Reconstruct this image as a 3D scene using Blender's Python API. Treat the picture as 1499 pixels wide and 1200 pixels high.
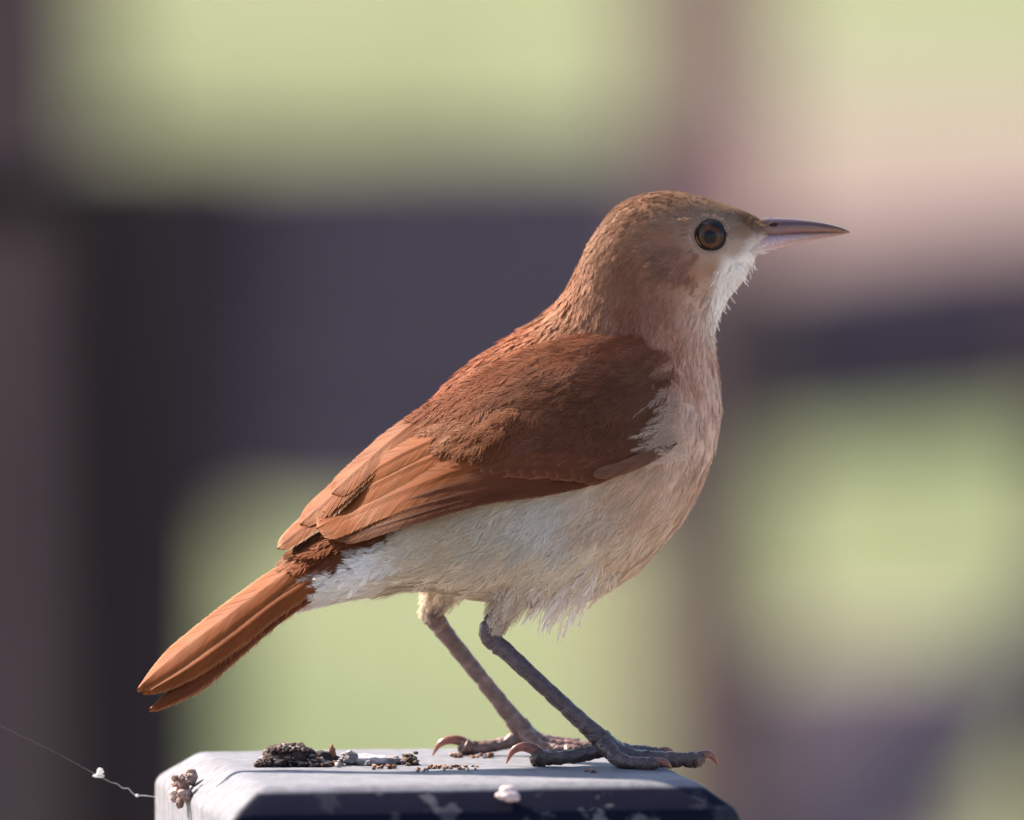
import bpy, math, random
import numpy as np
from mathutils import Vector, Matrix, noise as mnoise
from mathutils.bvhtree import BVHTree

for o in list(bpy.data.objects):
    bpy.data.objects.remove(o)
scene = bpy.context.scene
col = scene.collection
rng = np.random.default_rng(7)
random.seed(7)
R = math.radians

# ------------------------------------------------------------------ camera, sky, sun, exposure
S = 0.000157                  # metres per drawing unit (the bird is about 19 cm long)
PITCH = R(3.3)
DIST = 3.30                   # camera to bird
TOP = 1.25                    # height of the top of the perch post
FZ = TOP + 514.2 * S * math.cos(PITCH)
cE, sE = math.cos(PITCH), math.sin(PITCH)
FWD = Vector((0, cE, -sE)); UP = Vector((0, sE, cE)); RIGHT = Vector((1, 0, 0))
FOCUS = Vector((0, 0, FZ))
cam_d = bpy.data.cameras.new('camera')
cam = bpy.data.objects.new('camera', cam_d); col.objects.link(cam)
cam.location = FOCUS - FWD * DIST
cam.rotation_euler = (R(90) - PITCH, 0, 0)
cam_d.sensor_fit = 'HORIZONTAL'; cam_d.sensor_width = 36
cam_d.lens = 36 * DIST / (1499 * S)
cam_d.clip_start = 0.1; cam_d.clip_end = 2000
cam_d.dof.use_dof = True
cam_d.dof.focus_distance = DIST - 75 * S
cam_d.dof.aperture_fstop = cam_d.lens / 58.0
scene.camera = cam

SUN = Vector((-0.62, 0.40, 0.66)).normalized()
world = bpy.data.worlds.new('World'); scene.world = world; world.use_nodes = True
nt = world.node_tree; nt.nodes.clear()
sky = nt.nodes.new('ShaderNodeTexSky'); sky.sky_type = 'NISHITA'; sky.sun_disc = False
sky.sun_elevation = math.asin(SUN.z); sky.sun_rotation = math.atan2(SUN.x, SUN.y)
sky.air_density = 1.0; sky.dust_density = 1.5; sky.ozone_density = 1.0
bg = nt.nodes.new('ShaderNodeBackground'); bg.inputs['Strength'].default_value = 0.085
wo = nt.nodes.new('ShaderNodeOutputWorld')
nt.links.new(sky.outputs[0], bg.inputs[0]); nt.links.new(bg.outputs[0], wo.inputs[0])
sun_d = bpy.data.lights.new('sun', 'SUN'); sun_d.energy = 5.0; sun_d.angle = R(0.5); sun_d.color = (1.0, 0.88, 0.72)
sun = bpy.data.objects.new('sun', sun_d); col.objects.link(sun)
sun.rotation_euler = SUN.to_track_quat('Z', 'Y').to_euler(); sun.location = (-6, 4, 8)

vs = scene.view_settings
vs.view_transform = 'Standard'; vs.look = 'None'; vs.gamma = 1; vs.use_curve_mapping = False
vs.exposure = 1.78
scene.render.engine = 'CYCLES'
scene.cycles.use_denoising = True
scene.cycles.max_bounces = 6

# ------------------------------------------------------------------ helpers
def lin(r, g, b):
    f = lambda c: c / 12.92 if c <= 0.04045 else ((c + 0.055) / 1.055) ** 2.4
    return np.array([f(r / 255), f(g / 255), f(b / 255)])

def to_world(P):
    """drawing units (u right, v down, w away from the camera) -> metres; a plain rotation and scale"""
    P = np.asarray(P, float)
    u, v, w = P[..., 0], P[..., 1], P[..., 2]
    return np.stack([(u - 749.5) * S, ((600 - v) * sE + w * cE) * S, FZ + ((600 - v) * cE - w * sE) * S], -1)

ROT = np.array([[1, 0, 0], [0, -sE, -cE], [0, cE, -sE]])      # rows: images of u, v, w
def to_dir(n):
    return norm(np.asarray(n, float) @ ROT)

def at(u, v, D):
    k = D / DIST
    return cam.location + FWD * D + RIGHT * ((u - 749.5) * S * k) + UP * ((600 - v) * S * k)

def tag(o, label=None, cat=None, group=None, kind=None):
    if label: o['label'] = label
    if cat: o['category'] = cat
    if group: o['group'] = group
    if kind: o['kind'] = kind
    return o

def link(name, me, mat=None, parent=None, smooth=True):
    o = bpy.data.objects.new(name, me); col.objects.link(o)
    if mat: me.materials.append(mat)
    if smooth: me.polygons.foreach_set('use_smooth', np.ones(len(me.polygons), bool))
    if parent: o.parent = parent
    return o

def root_of(o):
    while o.parent: o = o.parent
    return o

def mesh_obj(name, verts, faces, mat=None, parent=None, colors=None, uv=None, smooth=True, local=None, normals=None):
    """verts in metres, world space; local: origin to subtract"""
    verts = np.asarray(verts, float).reshape(-1, 3)
    if local is not None: verts = verts - np.asarray(local)
    me = bpy.data.meshes.new(name)
    if isinstance(faces, np.ndarray):
        nf, k = faces.shape
        me.vertices.add(len(verts)); me.vertices.foreach_set('co', verts.astype(np.float32).ravel())
        me.loops.add(nf * k); me.loops.foreach_set('vertex_index', faces.astype(np.int32).ravel())
        me.polygons.add(nf)
        me.polygons.foreach_set('loop_start', np.arange(0, nf * k, k, dtype=np.int32))
        me.polygons.foreach_set('loop_total', np.full(nf, k, np.int32))
        me.update(calc_edges=True)
    else:
        me.from_pydata(verts.tolist(), [], faces); me.update()
    if colors is not None:
        a = me.color_attributes.new('Col', 'FLOAT_COLOR', 'POINT')
        c = np.ones((len(verts), 4), np.float32); c[:, :3] = np.asarray(colors).reshape(-1, 3)
        a.data.foreach_set('color', c.ravel())
    if uv is not None:
        l = me.uv_layers.new(name='UVMap')
        idx = np.empty(len(me.loops), np.int32); me.loops.foreach_get('vertex_index', idx)
        l.data.foreach_set('uv', np.asarray(uv, np.float32).reshape(-1, 2)[idx].ravel())
    o = link(name, me, mat, parent, smooth)
    if normals is not None: me.normals_split_custom_set_from_vertices(np.asarray(normals, np.float32).reshape(-1, 3))
    return o

def crom(pts, n):
    """Catmull-Rom through pts (m,k) -> (n,k)"""
    p = np.asarray(pts, float)
    p = np.vstack([2 * p[0] - p[1], p, 2 * p[-1] - p[-2]])
    m = len(p) - 3
    x = np.linspace(0, m - 1e-9, n); i = x.astype(int); t = (x - i)[:, None]
    a, b, c, d = p[i], p[i + 1], p[i + 2], p[i + 3]
    return 0.5 * (2 * b + (c - a) * t + (2 * a - 5 * b + 4 * c - d) * t ** 2 + (3 * b - a - 3 * c + d) * t ** 3)

def norm(v):
    return v / np.maximum(np.linalg.norm(v, axis=-1, keepdims=True), 1e-9)

def grid_faces(n, m, wrap=False):
    i = np.arange(n - 1)[:, None]; j = np.arange(m if wrap else m - 1)[None]
    j2 = (j + 1) % m
    return np.stack([i * m + j, i * m + j2, (i + 1) * m + j2, (i + 1) * m + j], -1).reshape(-1, 4)

def in_poly(u, v, poly):
    poly = np.asarray(poly, float); inside = np.zeros(u.shape, bool)
    x1, y1 = poly[-1]
    for x2, y2 in poly:
        c = ((y1 > v) != (y2 > v)) & (u < (x2 - x1) * (v - y1) / (y2 - y1 + 1e-12) + x1)
        inside ^= c; x1, y1 = x2, y2
    return inside

# ------------------------------------------------------------------ materials
def new_mat(name):
    m = bpy.data.materials.new(name); m.use_nodes = True
    return m, m.node_tree, m.node_tree.nodes['Principled BSDF']

def N(nt, typ, **kw):
    n = nt.nodes.new(typ)
    for k, v in kw.items(): setattr(n, k, v)
    return n

def plumage_mat(name, trans=0.28, rough=0.62, sheen=0.0):
    m, t, p = new_mat(name)
    a = N(t, 'ShaderNodeVertexColor', layer_name='Col')
    p.inputs['Roughness'].default_value = rough
    p.inputs['Specular IOR Level'].default_value = 0.09
    p.inputs['Sheen Weight'].default_value = sheen
    p.inputs['Sheen Roughness'].default_value = 0.4
    t.links.new(a.outputs[0], p.inputs['Base Color'])
    tr = N(t, 'ShaderNodeBsdfTranslucent'); t.links.new(a.outputs[0], tr.inputs[0])
    mx = N(t, 'ShaderNodeMixShader'); mx.inputs[0].default_value = trans
    out = t.nodes['Material Output']
    t.links.new(p.outputs[0], mx.inputs[1]); t.links.new(tr.outputs[0], mx.inputs[2]); t.links.new(mx.outputs[0], out.inputs[0])
    return m

def noise_mat(name, c1, c2, scale=40, rough=0.85, bump=0.3, detail=6, dist=0.001, spec=0.3, stretch=(1, 1, 1), lo=0.35, hi=0.65):
    m, t, p = new_mat(name)
    tc = N(t, 'ShaderNodeTexCoord'); mp = N(t, 'ShaderNodeMapping'); mp.inputs['Scale'].default_value = stretch
    t.links.new(tc.outputs['Object'], mp.inputs[0])
    n = N(t, 'ShaderNodeTexNoise'); n.inputs['Scale'].default_value = scale; n.inputs['Detail'].default_value = detail
    t.links.new(mp.outputs[0], n.inputs['Vector'])
    r = N(t, 'ShaderNodeValToRGB')
    r.color_ramp.elements[0].position = lo; r.color_ramp.elements[1].position = hi
    r.color_ramp.elements[0].color = (*c1, 1); r.color_ramp.elements[1].color = (*c2, 1)
    t.links.new(n.outputs[0], r.inputs[0]); t.links.new(r.outputs[0], p.inputs['Base Color'])
    p.inputs['Roughness'].default_value = rough; p.inputs['Specular IOR Level'].default_value = spec
    if bump:
        b = N(t, 'ShaderNodeBump'); b.inputs['Strength'].default_value = bump; b.inputs['Distance'].default_value = dist
        t.links.new(n.outputs[0], b.inputs['Height']); t.links.new(b.outputs[0], p.inputs['Normal'])
    return m

def col_mat(name, rough=0.4, spec=0.5, trans=0.0, bump=0.0, bscale=900, coat=0.0, vor=False, var=0.25):
    """vertex colour with fine noise relief"""
    m, t, p = new_mat(name)
    a = N(t, 'ShaderNodeVertexColor', layer_name='Col')
    tc = N(t, 'ShaderNodeTexCoord')
    n = N(t, 'ShaderNodeTexNoise'); n.inputs['Scale'].default_value = bscale; n.inputs['Detail'].default_value = 5
    t.links.new(tc.outputs['Object'], n.inputs['Vector'])
    mr = N(t, 'ShaderNodeMapRange'); mr.inputs[1].default_value = 0.3; mr.inputs[2].default_value = 0.7
    mr.inputs[3].default_value = 1 - var; mr.inputs[4].default_value = 1 + var
    t.links.new(n.outputs[0], mr.inputs[0])
    mul = N(t, 'ShaderNodeMix', data_type='RGBA', blend_type='MULTIPLY'); mul.inputs[0].default_value = 1
    t.links.new(a.outputs[0], mul.inputs[6]); t.links.new(mr.outputs[0], mul.inputs[7])
    t.links.new(mul.outputs[2], p.inputs['Base Color'])
    p.inputs['Roughness'].default_value = rough; p.inputs['Specular IOR Level'].default_value = spec
    p.inputs['Coat Weight'].default_value = coat; p.inputs['Coat Roughness'].default_value = 0.15
    if bump:
        b = N(t, 'ShaderNodeBump'); b.inputs['Strength'].default_value = bump; b.inputs['Distance'].default_value = 0.0004
        src = n.outputs[0]
        if vor:
            vo = N(t, 'ShaderNodeTexVoronoi', feature='DISTANCE_TO_EDGE'); vo.inputs['Scale'].default_value = bscale * 0.8
            t.links.new(tc.outputs['Object'], vo.inputs['Vector'])
            v2 = N(t, 'ShaderNodeMapRange'); v2.inputs[2].default_value = 0.12
            t.links.new(vo.outputs[0], v2.inputs[0]); src = v2.outputs[0]
        t.links.new(src, b.inputs['Height']); t.links.new(b.outputs[0], p.inputs['Normal'])
    if trans:
        tr = N(t, 'ShaderNodeBsdfTranslucent'); t.links.new(mul.outputs[2], tr.inputs[0])
        mx = N(t, 'ShaderNodeMixShader'); mx.inputs[0].default_value = trans
        t.links.new(p.outputs[0], mx.inputs[1]); t.links.new(tr.outputs[0], mx.inputs[2])
        t.links.new(mx.outputs[0], t.nodes['Material Output'].inputs[0])
    return m

# ------------------------------------------------------------------ ground, path, grass
def ground_mat():
    m, t, p = new_mat('meadow')
    tc = N(t, 'ShaderNodeTexCoord')
    n1 = N(t, 'ShaderNodeTexNoise'); n1.inputs['Scale'].default_value = 0.55; n1.inputs['Detail'].default_value = 3
    n2 = N(t, 'ShaderNodeTexNoise'); n2.inputs['Scale'].default_value = 9; n2.inputs['Detail'].default_value = 8
    for n in (n1, n2): t.links.new(tc.outputs['Object'], n.inputs['Vector'])
    r = N(t, 'ShaderNodeValToRGB')
    e = r.color_ramp.elements
    e[0].position = .40; e[0].color = (.092, .120, .052, 1); e[1].position = .60; e[1].color = (.160, .168, .090, 1)
    t.links.new(n1.outputs[0], r.inputs[0])
    mr = N(t, 'ShaderNodeMapRange'); mr.inputs[1].default_value = .3; mr.inputs[2].default_value = .7
    mr.inputs[3].default_value = .7; mr.inputs[4].default_value = 1.25; t.links.new(n2.outputs[0], mr.inputs[0])
    mul = N(t, 'ShaderNodeMix', data_type='RGBA', blend_type='MULTIPLY'); mul.inputs[0].default_value = 1
    t.links.new(r.outputs[0], mul.inputs[6]); t.links.new(mr.outputs[0], mul.inputs[7])
    t.links.new(mul.outputs[2], p.inputs['Base Color'])
    p.inputs['Roughness'].default_value = .9; p.inputs['Specular IOR Level'].default_value = .15
    b = N(t, 'ShaderNodeBump'); b.inputs['Strength'].default_value = .6; b.inputs['Distance'].default_value = .03
    t.links.new(n2.outputs[0], b.inputs['Height']); t.links.new(b.outputs[0], p.inputs['Normal'])
    return m

g = mesh_obj('ground', [(-600, -200, 0), (600, -200, 0), (600, 900, 0), (-600, 900, 0)], [(0, 1, 2, 3)], ground_mat(), smooth=False)
tag(g, 'sunlit yellow-green meadow ground far behind the fence', None, None, 'structure')

def ground_strip(name, pts_l, pts_r, z, mat, label):
    n = 40
    a = crom(pts_l, n); b = crom(pts_r, n)
    js = rng.normal(0, .12, (n, 2))
    V = np.zeros((n, 2, 3)); V[:, 0, :2] = a + js * .6; V[:, 1, :2] = b + js[::-1] * .6; V[..., 2] = z
    o = mesh_obj(name, V, grid_faces(n, 2), mat, smooth=False)
    return tag(o, label, None, None, 'structure')

dirt = noise_mat('dry_earth', (.115, .096, .078), (.165, .138, .112), scale=3, rough=.95, bump=.3, dist=.02)
soil = noise_mat('reddish_soil', (.11, .068, .064), (.16, .10, .092), scale=3, rough=.95, bump=.3, dist=.02)
bounce_ground = noise_mat('bounce_earth', (.22, .185, .17), (.30, .26, .24), scale=2, rough=.95, bump=.4, dist=.02)  # unseen ground, added so its bounce warms and brightens the bird's underside
ground_strip('dirt_path', [(.30, 35), (4, 35), (9, 35), (18, 35), (30, 34)], [(.7, 39.5), (4, 40), (9, 40), (18, 40), (30, 39)], .004,
             dirt, 'pale dry earth path crossing the meadow behind the fence')
ground_strip('bare_soil', [(.05, 29), (4, 29.5), (9, 29.5), (18, 28), (30, 24)], [(.25, 35), (4, 35), (9, 35), (18, 35), (30, 34)], .008,
             soil, 'strip of bare reddish soil in front of the pale path')
ground_strip('bounce_ground', [(-30, -30), (-10, -30), (10, -30), (30, -30)], [(-30, 9), (-10, 9.4), (10, 9.2), (30, 9)], .006,
             bounce_ground, 'unseen pale earth sheet added round the perch post for warm bounce light')

def make_grass():
    n = 9000
    x = rng.uniform(-9, 9, n); y = rng.uniform(9.6, 46, n)
    keep = ~((y > 28) & (x > 0)); x, y = x[keep], y[keep]; n = len(x)
    k = 5
    bx = np.repeat(x, k) + rng.normal(0, .03, n * k); by = np.repeat(y, k) + rng.normal(0, .03, n * k)
    h = rng.uniform(.04, .13, n * k); a = rng.uniform(0, 2 * np.pi, n * k); w = rng.uniform(.002, .004, n * k)
    lx = np.cos(a) * h * .5; ly = np.sin(a) * h * .5; sx = -np.sin(a) * w; sy = np.cos(a) * w
    z = np.zeros_like(bx)
    V = np.stack([np.stack([bx - sx, by - sy, z], -1), np.stack([bx + sx, by + sy, z], -1),
                  np.stack([bx + lx * .4 + sx * .7, by + ly * .4 + sy * .7, h * .6], -1),
                  np.stack([bx + lx * .4 - sx * .7, by + ly * .4 - sy * .7, h * .6], -1),
                  np.stack([bx + lx, by + ly, h], -1)], 1)
    base = (np.arange(len(bx)) * 5)[:, None]
    F = np.concatenate([base + [0, 1, 2], base + [0, 2, 3], base + [3, 2, 4]])
    c0 = np.array([.115, .14, .055]); c1 = np.array([.18, .18, .095])
    q = rng.random((len(bx), 1, 1)); C = np.broadcast_to(c0 * (1 - q) + c1 * q, (len(bx), 5, 3))
    o = mesh_obj('grass', V, F, plumage_mat('grass_blades', .35, .6, 0), colors=C)
    tag(o, 'sunlit meadow grass behind the dark timber fence', None, None, 'stuff')
make_grass()

# ------------------------------------------------------------------ fence
def bar(p0, p1, wid, dep, jitter=.002, n=10, up=Vector((0, 0, 1))):
    """rough sawn timber from p0 to p1: wid across (in the fence plane), dep in depth"""
    p0, p1 = Vector(p0), Vector(p1); ax = (p1 - p0).normalized()
    d = Vector((0, 1, 0)); d = (d - ax * d.dot(ax)).normalized(); s = ax.cross(d)
    c = .10
    sec = [(-1, -1 + c), (-1 + c, -1), (1 - c, -1), (1, -1 + c), (1, 1 - c), (1 - c, 1), (-1 + c, 1), (-1, 1 - c)]
    V = []
    for i in range(n):
        f = i / (n - 1); c0 = p0.lerp(p1, f)
        for a, b in sec:
            V.append(c0 + s * (a * wid / 2 + random.uniform(-1, 1) * jitter) + d * (b * dep / 2 + random.uniform(-1, 1) * jitter))
    F = [(i * 8 + j, i * 8 + (j + 1) % 8, (i + 1) * 8 + (j + 1) % 8, (i + 1) * 8 + j) for i in range(n - 1) for j in range(8)]
    F += [tuple(range(7, -1, -1)), tuple(range((n - 1) * 8, n * 8))]
    return [tuple(v) for v in V], F

wood_dark = noise_mat('dark_timber', (0.0076, 0.005, 0.0059), (0.0151, 0.0101, 0.0113), 30, .9, .3, stretch=(1, 1, .1))
wood_grey = noise_mat('mauve_grey_timber', (0.0554, 0.0454, 0.0622), (0.084, 0.0697, 0.0924), 30, .85, .3, stretch=(.1, 1, 1))
wood_brown = noise_mat('brown_timber', (.07, .052, .046), (.105, .078, .070), 30, .85, .3, stretch=(1, 1, .1))
wood_mauve = noise_mat('faded_mauve_timber', (.066, .046, .049), (.10, .070, .074), 20, .9, .3, stretch=(1, 1, .1))
wood_red = noise_mat('reddish_timber', (.22, .125, .12), (.30, .175, .165), 20, .9, .3, stretch=(1, 1, .1))
wood_brace = noise_mat('slate_timber', (.045, .040, .062), (.07, .062, .092), 30, .9, .3, stretch=(.3, .3, .3))
wood_low = noise_mat('pale_mauve_timber', (.27, .21, .24), (.36, .285, .325), 20, .9, .3, stretch=(.1, 1, 1))
wood_deep = noise_mat('deep_purple_timber', (.014, .010, .014), (.026, .019, .024), 30, .9, .3, stretch=(1, 1, .1))
def gnd(p): return Vector((p.x, p.y, -.05))
def pxw(px, D): return px * S * D / DIST
def structure_root(name, u, D, label, cat):
    o = bpy.data.objects.new(name, None); col.objects.link(o)
    b = at(u, 600, D); o.location = (b.x, b.y, 0)
    return tag(o, label, cat)
def tpart(root, name, p0, p1, wid, dep, mat, label=None):
    V, F = bar(p0, p1, wid, dep)
    o = mesh_obj(name, V, F, mat, root, smooth=False, local=root.location)
    if label: o['label'] = label
    return o
DF = 9.5
fence = structure_root('timber_fence', 700, DF, 'weathered mauve grey timber fence with wide rails and a diagonal brace', 'fence')
pl = at(222, 200, DF); tpart(fence, 'post', gnd(pl), pl, pxw(245, DF), .09, wood_deep, 'dark purple fence post')
tpart(fence, 'rail', at(340, 492, DF + .02), at(965, 478, DF + .02), pxw(560, DF), .04, wood_grey, 'very wide grey rail')
pr = at(1058, 400, DF + .10); tpart(fence, 'post', gnd(pr), pr, pxw(130, DF), .05, wood_brown, 'brown fence post')
tpart(fence, 'rail', at(985, 535, DF + .2), at(2300, 385, DF + .2), pxw(290, DF), .04, wood_grey, 'rail on the right of the brown post')
tpart(fence, 'rail', at(1075, 1125, DF + .2), at(1430, 1115, DF + .2), pxw(350, DF), .04, wood_low, 'low faded rail')
tpart(fence, 'brace', at(1790, 690, DF - .12), at(1050, 1452, DF - .12), pxw(135, DF), .05, wood_brace)
pf = at(1620, 380, DF + .10); tpart(fence, 'post', gnd(pf), pf, pxw(170, DF), .05, wood_mauve, 'faded mauve fence post')

# nearer: a dark gate post with a short rail; farther: two lone posts
DN = 5.6
gate = structure_root('gate_post', 150, DN, 'near black gate post with a dark stub of rail on its left', 'post')
gp = at(150, 238, DN); tpart(gate, 'shaft', gnd(gp), gp, pxw(112, DN), .06, wood_dark)
tpart(gate, 'rail', at(-800, 283, DN + .01), at(92, 282, DN + .01), pxw(84, DN), .03, wood_dark)
def lone_post(D, u, vtop, wpx, mat, label):
    p = at(u, vtop, D); o = structure_root('fence_post', u, D, label, 'post')
    tpart(o, 'shaft', gnd(p), p, pxw(wpx, D), pxw(wpx, D) * .5, mat)
    tpart(o, 'cap', p + Vector((0, 0, .003)), p + Vector((0, 0, .03)), pxw(wpx, D) * 1.05, pxw(wpx, D) * .6, mat)
lone_post(13.5, -50, -160, 400, wood_mauve, 'mauve grey post standing farther back than the near black gate post')
lone_post(12.5, 1030, -180, 190, wood_red, 'blurred reddish post rising behind the head of the bird')

# ------------------------------------------------------------------ perch post
def make_perch():
    side, c, d, a = 745 * S, 57 * S, 42 * S, R(9.65)
    ctr = to_world([650, 1118, -75]); ctr[2] = TOP
    root = bpy.data.objects.new('perch_post', None); col.objects.link(root); root.location = (ctr[0], ctr[1], 0)
    root.rotation_euler = (0, 0, a)
    import bmesh
    bm = bmesh.new()
    def ring(h, z): return [bm.verts.new((x * h, y * h, z)) for x, y in ((-1, -1), (1, -1), (1, 1), (-1, 1))]
    r0 = ring(side / 2 - c, TOP); r1 = ring(side / 2, TOP - d); r2 = ring(side / 2, -.1)
    bm.faces.new(r0)
    for A, B in ((r0, r1), (r1, r2)):
        for i in range(4): bm.faces.new((A[i], B[i], B[(i + 1) % 4], A[(i + 1) % 4]))
    bm.faces.new(r2[::-1])
    bmesh.ops.recalc_face_normals(bm, faces=bm.faces)
    ed = [e for e in bm.edges if min(v.co.z for v in e.verts) > -.05 or abs(e.verts[0].co.z - e.verts[1].co.z) > .5]
    bmesh.ops.bevel(bm, geom=ed, offset=11 * S, segments=4, affect='EDGES', profile=.5)
    bmesh.ops.subdivide_edges(bm, edges=[e for e in bm.edges if e.calc_length() > .03 and max(v.co.z for v in e.verts) > TOP - .05], cuts=40, use_grid_fill=True)
    for v in bm.verts:
        if v.co.z > TOP - .2:
            q = v.co * 60
            k = mnoise.noise(q) * .00022 + mnoise.noise(q * 4) * .00012
            v.co += Vector((v.co.x, v.co.y, .03)).normalized() * k
    me = bpy.data.meshes.new('shaft'); bm.to_mesh(me); bm.free()
    m, t, p = new_mat('dark_and_pale_paint')
    tc = N(t, 'ShaderNodeTexCoord'); sep = N(t, 'ShaderNodeSeparateXYZ')
    t.links.new(tc.outputs['Object'], sep.inputs[0])
    def mth(op, a, b=None, c=None):
        n = N(t, 'ShaderNodeMath', operation=op)
        for i, x in enumerate((a, b, c)):
            if x is None: continue
            if isinstance(x, (int, float)): n.inputs[i].default_value = x
            else: t.links.new(x, n.inputs[i])
        n.use_clamp = False
        return n.outputs[0]
    def sst(x, lo, hi):
        n = N(t, 'ShaderNodeMapRange', interpolation_type='SMOOTHSTEP'); t.links.new(x, n.inputs[0])
        n.inputs[1].default_value = lo; n.inputs[2].default_value = hi; return n.outputs[0]
    nz = N(t, 'ShaderNodeTexNoise'); nz.inputs['Scale'].default_value = 130; nz.inputs['Detail'].default_value = 9; nz.inputs['Roughness'].default_value = .65
    t.links.new(tc.outputs['Object'], nz.inputs['Vector'])
    mp = N(t, 'ShaderNodeMapping'); mp.inputs['Scale'].default_value = (1, 1, .06); t.links.new(tc.outputs['Object'], mp.inputs[0])
    st = N(t, 'ShaderNodeTexNoise'); st.inputs['Scale'].default_value = 420; st.inputs['Detail'].default_value = 6
    t.links.new(mp.outputs[0], st.inputs['Vector'])
    mp2 = N(t, 'ShaderNodeMapping'); mp2.inputs['Scale'].default_value = (.08, 1, 1); t.links.new(tc.outputs['Object'], mp2.inputs[0])
    gr = N(t, 'ShaderNodeTexNoise'); gr.inputs['Scale'].default_value = 520; gr.inputs['Detail'].default_value = 5
    t.links.new(mp2.outputs[0], gr.inputs['Vector'])
    # pale tone over the top and left faces; the front stays dark
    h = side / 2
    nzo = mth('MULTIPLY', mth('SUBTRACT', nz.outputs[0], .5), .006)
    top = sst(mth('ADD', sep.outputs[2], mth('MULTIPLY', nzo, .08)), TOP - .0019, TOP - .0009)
    # left side: x + h less than distance to front plane
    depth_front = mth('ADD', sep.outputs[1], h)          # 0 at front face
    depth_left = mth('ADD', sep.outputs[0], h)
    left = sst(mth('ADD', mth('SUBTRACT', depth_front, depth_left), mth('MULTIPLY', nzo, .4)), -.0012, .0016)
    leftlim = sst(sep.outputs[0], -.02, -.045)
    pale_mask = mth('MAXIMUM', top, mth('MULTIPLY', left, leftlim))
    # pale splashes on the dark front
    def spot(x, z, r, amt):
        dx = mth('SUBTRACT', sep.outputs[0], x); dz = mth('SUBTRACT', sep.outputs[2], z)
        dd = mth('SQRT', mth('ADD', mth('MULTIPLY', dx, dx), mth('MULTIPLY', dz, dz)))
        return mth('MULTIPLY', sst(mth('ADD', mth('DIVIDE', dd, r), mth('MULTIPLY', mth('SUBTRACT', nz.outputs[0], .5), 7.0)), 1.0, .45), amt)
    acc = None
    for (uu, vv, rr, am) in ((815, 1183, 34, .75), (860, 1190, 30, .6), (575, 1160, 16, .6), (600, 1180, 20, .4), (520, 1200, 30, .3),
                             (735, 1175, 26, .35), (960, 1150, 22, .18), (430, 1160, 30, .14), (1000, 1185, 26, .2), (715, 1195, 22, .45), (690, 1150, 12, .3), (505, 1145, 10, .45)):
        lx = (uu - 650) * S / math.cos(a) * 1.0 + .0; lz = TOP - (vv - 1137) * S
        q = spot(lx, lz, rr * S * .66, am * .6); acc = q if acc is None else mth('MAXIMUM', acc, q)
    speck = mth('MULTIPLY', sst(nz.outputs[0], .67, .74), .22)
    pale = mth('MAXIMUM', pale_mask, mth('MAXIMUM', acc, speck))
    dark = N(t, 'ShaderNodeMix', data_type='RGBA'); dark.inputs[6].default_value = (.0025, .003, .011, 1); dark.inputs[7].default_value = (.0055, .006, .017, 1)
    p.inputs['Specular IOR Level'].default_value = .06
    t.links.new(nz.outputs[0], dark.inputs[0])
    pale_ramp = N(t, 'ShaderNodeValToRGB'); e = pale_ramp.color_ramp.elements
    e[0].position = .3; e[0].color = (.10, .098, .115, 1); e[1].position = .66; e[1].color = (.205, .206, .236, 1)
    mixn = mth('MULTIPLY_ADD', st.outputs[0], .5, mth('MULTIPLY', gr.outputs[0], .5)); t.links.new(mixn, pale_ramp.inputs[0])
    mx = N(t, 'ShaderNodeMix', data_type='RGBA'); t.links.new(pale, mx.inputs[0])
    t.links.new(dark.outputs[2], mx.inputs[6]); t.links.new(pale_ramp.outputs[0], mx.inputs[7])
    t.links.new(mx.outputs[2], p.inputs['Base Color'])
    rr = N(t, 'ShaderNodeMapRange'); rr.inputs[3].default_value = .5; rr.inputs[4].default_value = .62; t.links.new(pale, rr.inputs[0])
    t.links.new(rr.outputs[0], p.inputs['Roughness'])
    b = N(t, 'ShaderNodeBump'); b.inputs['Strength'].default_value = .35; b.inputs['Distance'].default_value = .0004
    t.links.new(mth('ADD', nz.outputs[0], mth('MULTIPLY', pale, .3)), b.inputs['Height']); t.links.new(b.outputs[0], p.inputs['Normal'])
    o = link('shaft', me, m, root)
    tag(root, 'square dark painted post with chamfered, pale top under the bird', 'post')
    return root
make_perch()
VTOP = lambda w: 1114.2 - w * math.tan(PITCH)     # where the post top lies, in drawing units

# ------------------------------------------------------------------ bird: body
bird = bpy.data.objects.new('bird', None); col.objects.link(bird)
BASE = to_world([820, VTOP(-20), -20]); bird.location = BASE
tag(bird, 'rufous brown songbird with pale throat and belly standing in profile on the post', 'bird')
LOC = BASE

ribs = np.array([  # upper u,v   lower u,v   half width
    (1132, 331, 1122, 352, 10), (1122, 325, 1112, 364, 18), (1100, 312, 1102, 386, 32), (1070, 300, 1084, 414, 46), (1030, 288, 1064, 438, 57), (985, 279, 1052, 462, 66),
    (940, 284, 1046, 482, 70), (900, 305, 1046, 505, 72), (868, 346, 1050, 530, 76), (844, 394, 1054, 562, 86), (822, 434, 1055, 600, 100),
    (788, 468, 1046, 645, 120), (740, 497, 1028, 700, 138), (690, 531, 1000, 752, 150), (642, 574, 960, 802, 154), (598, 632, 912, 848, 148),
    (560, 682, 845, 880, 136), (525, 728, 775, 884, 118), (496, 762, 700, 874, 96), (470, 788, 620, 862, 74), (446, 812, 540, 872, 54),
    (422, 838, 468, 886, 36), (398, 868, 418, 900, 22), (372, 905, 376, 911, 6)], float)
NT, NA = 200, 144
rb = crom(ribs, NT)
psi = R(13)
def yaw(u): return np.where(u < 860, (u - 720) * .22, 30.8 + 18 * np.tanh((u - 860) * .22 / 18) - 0) - 0
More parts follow.
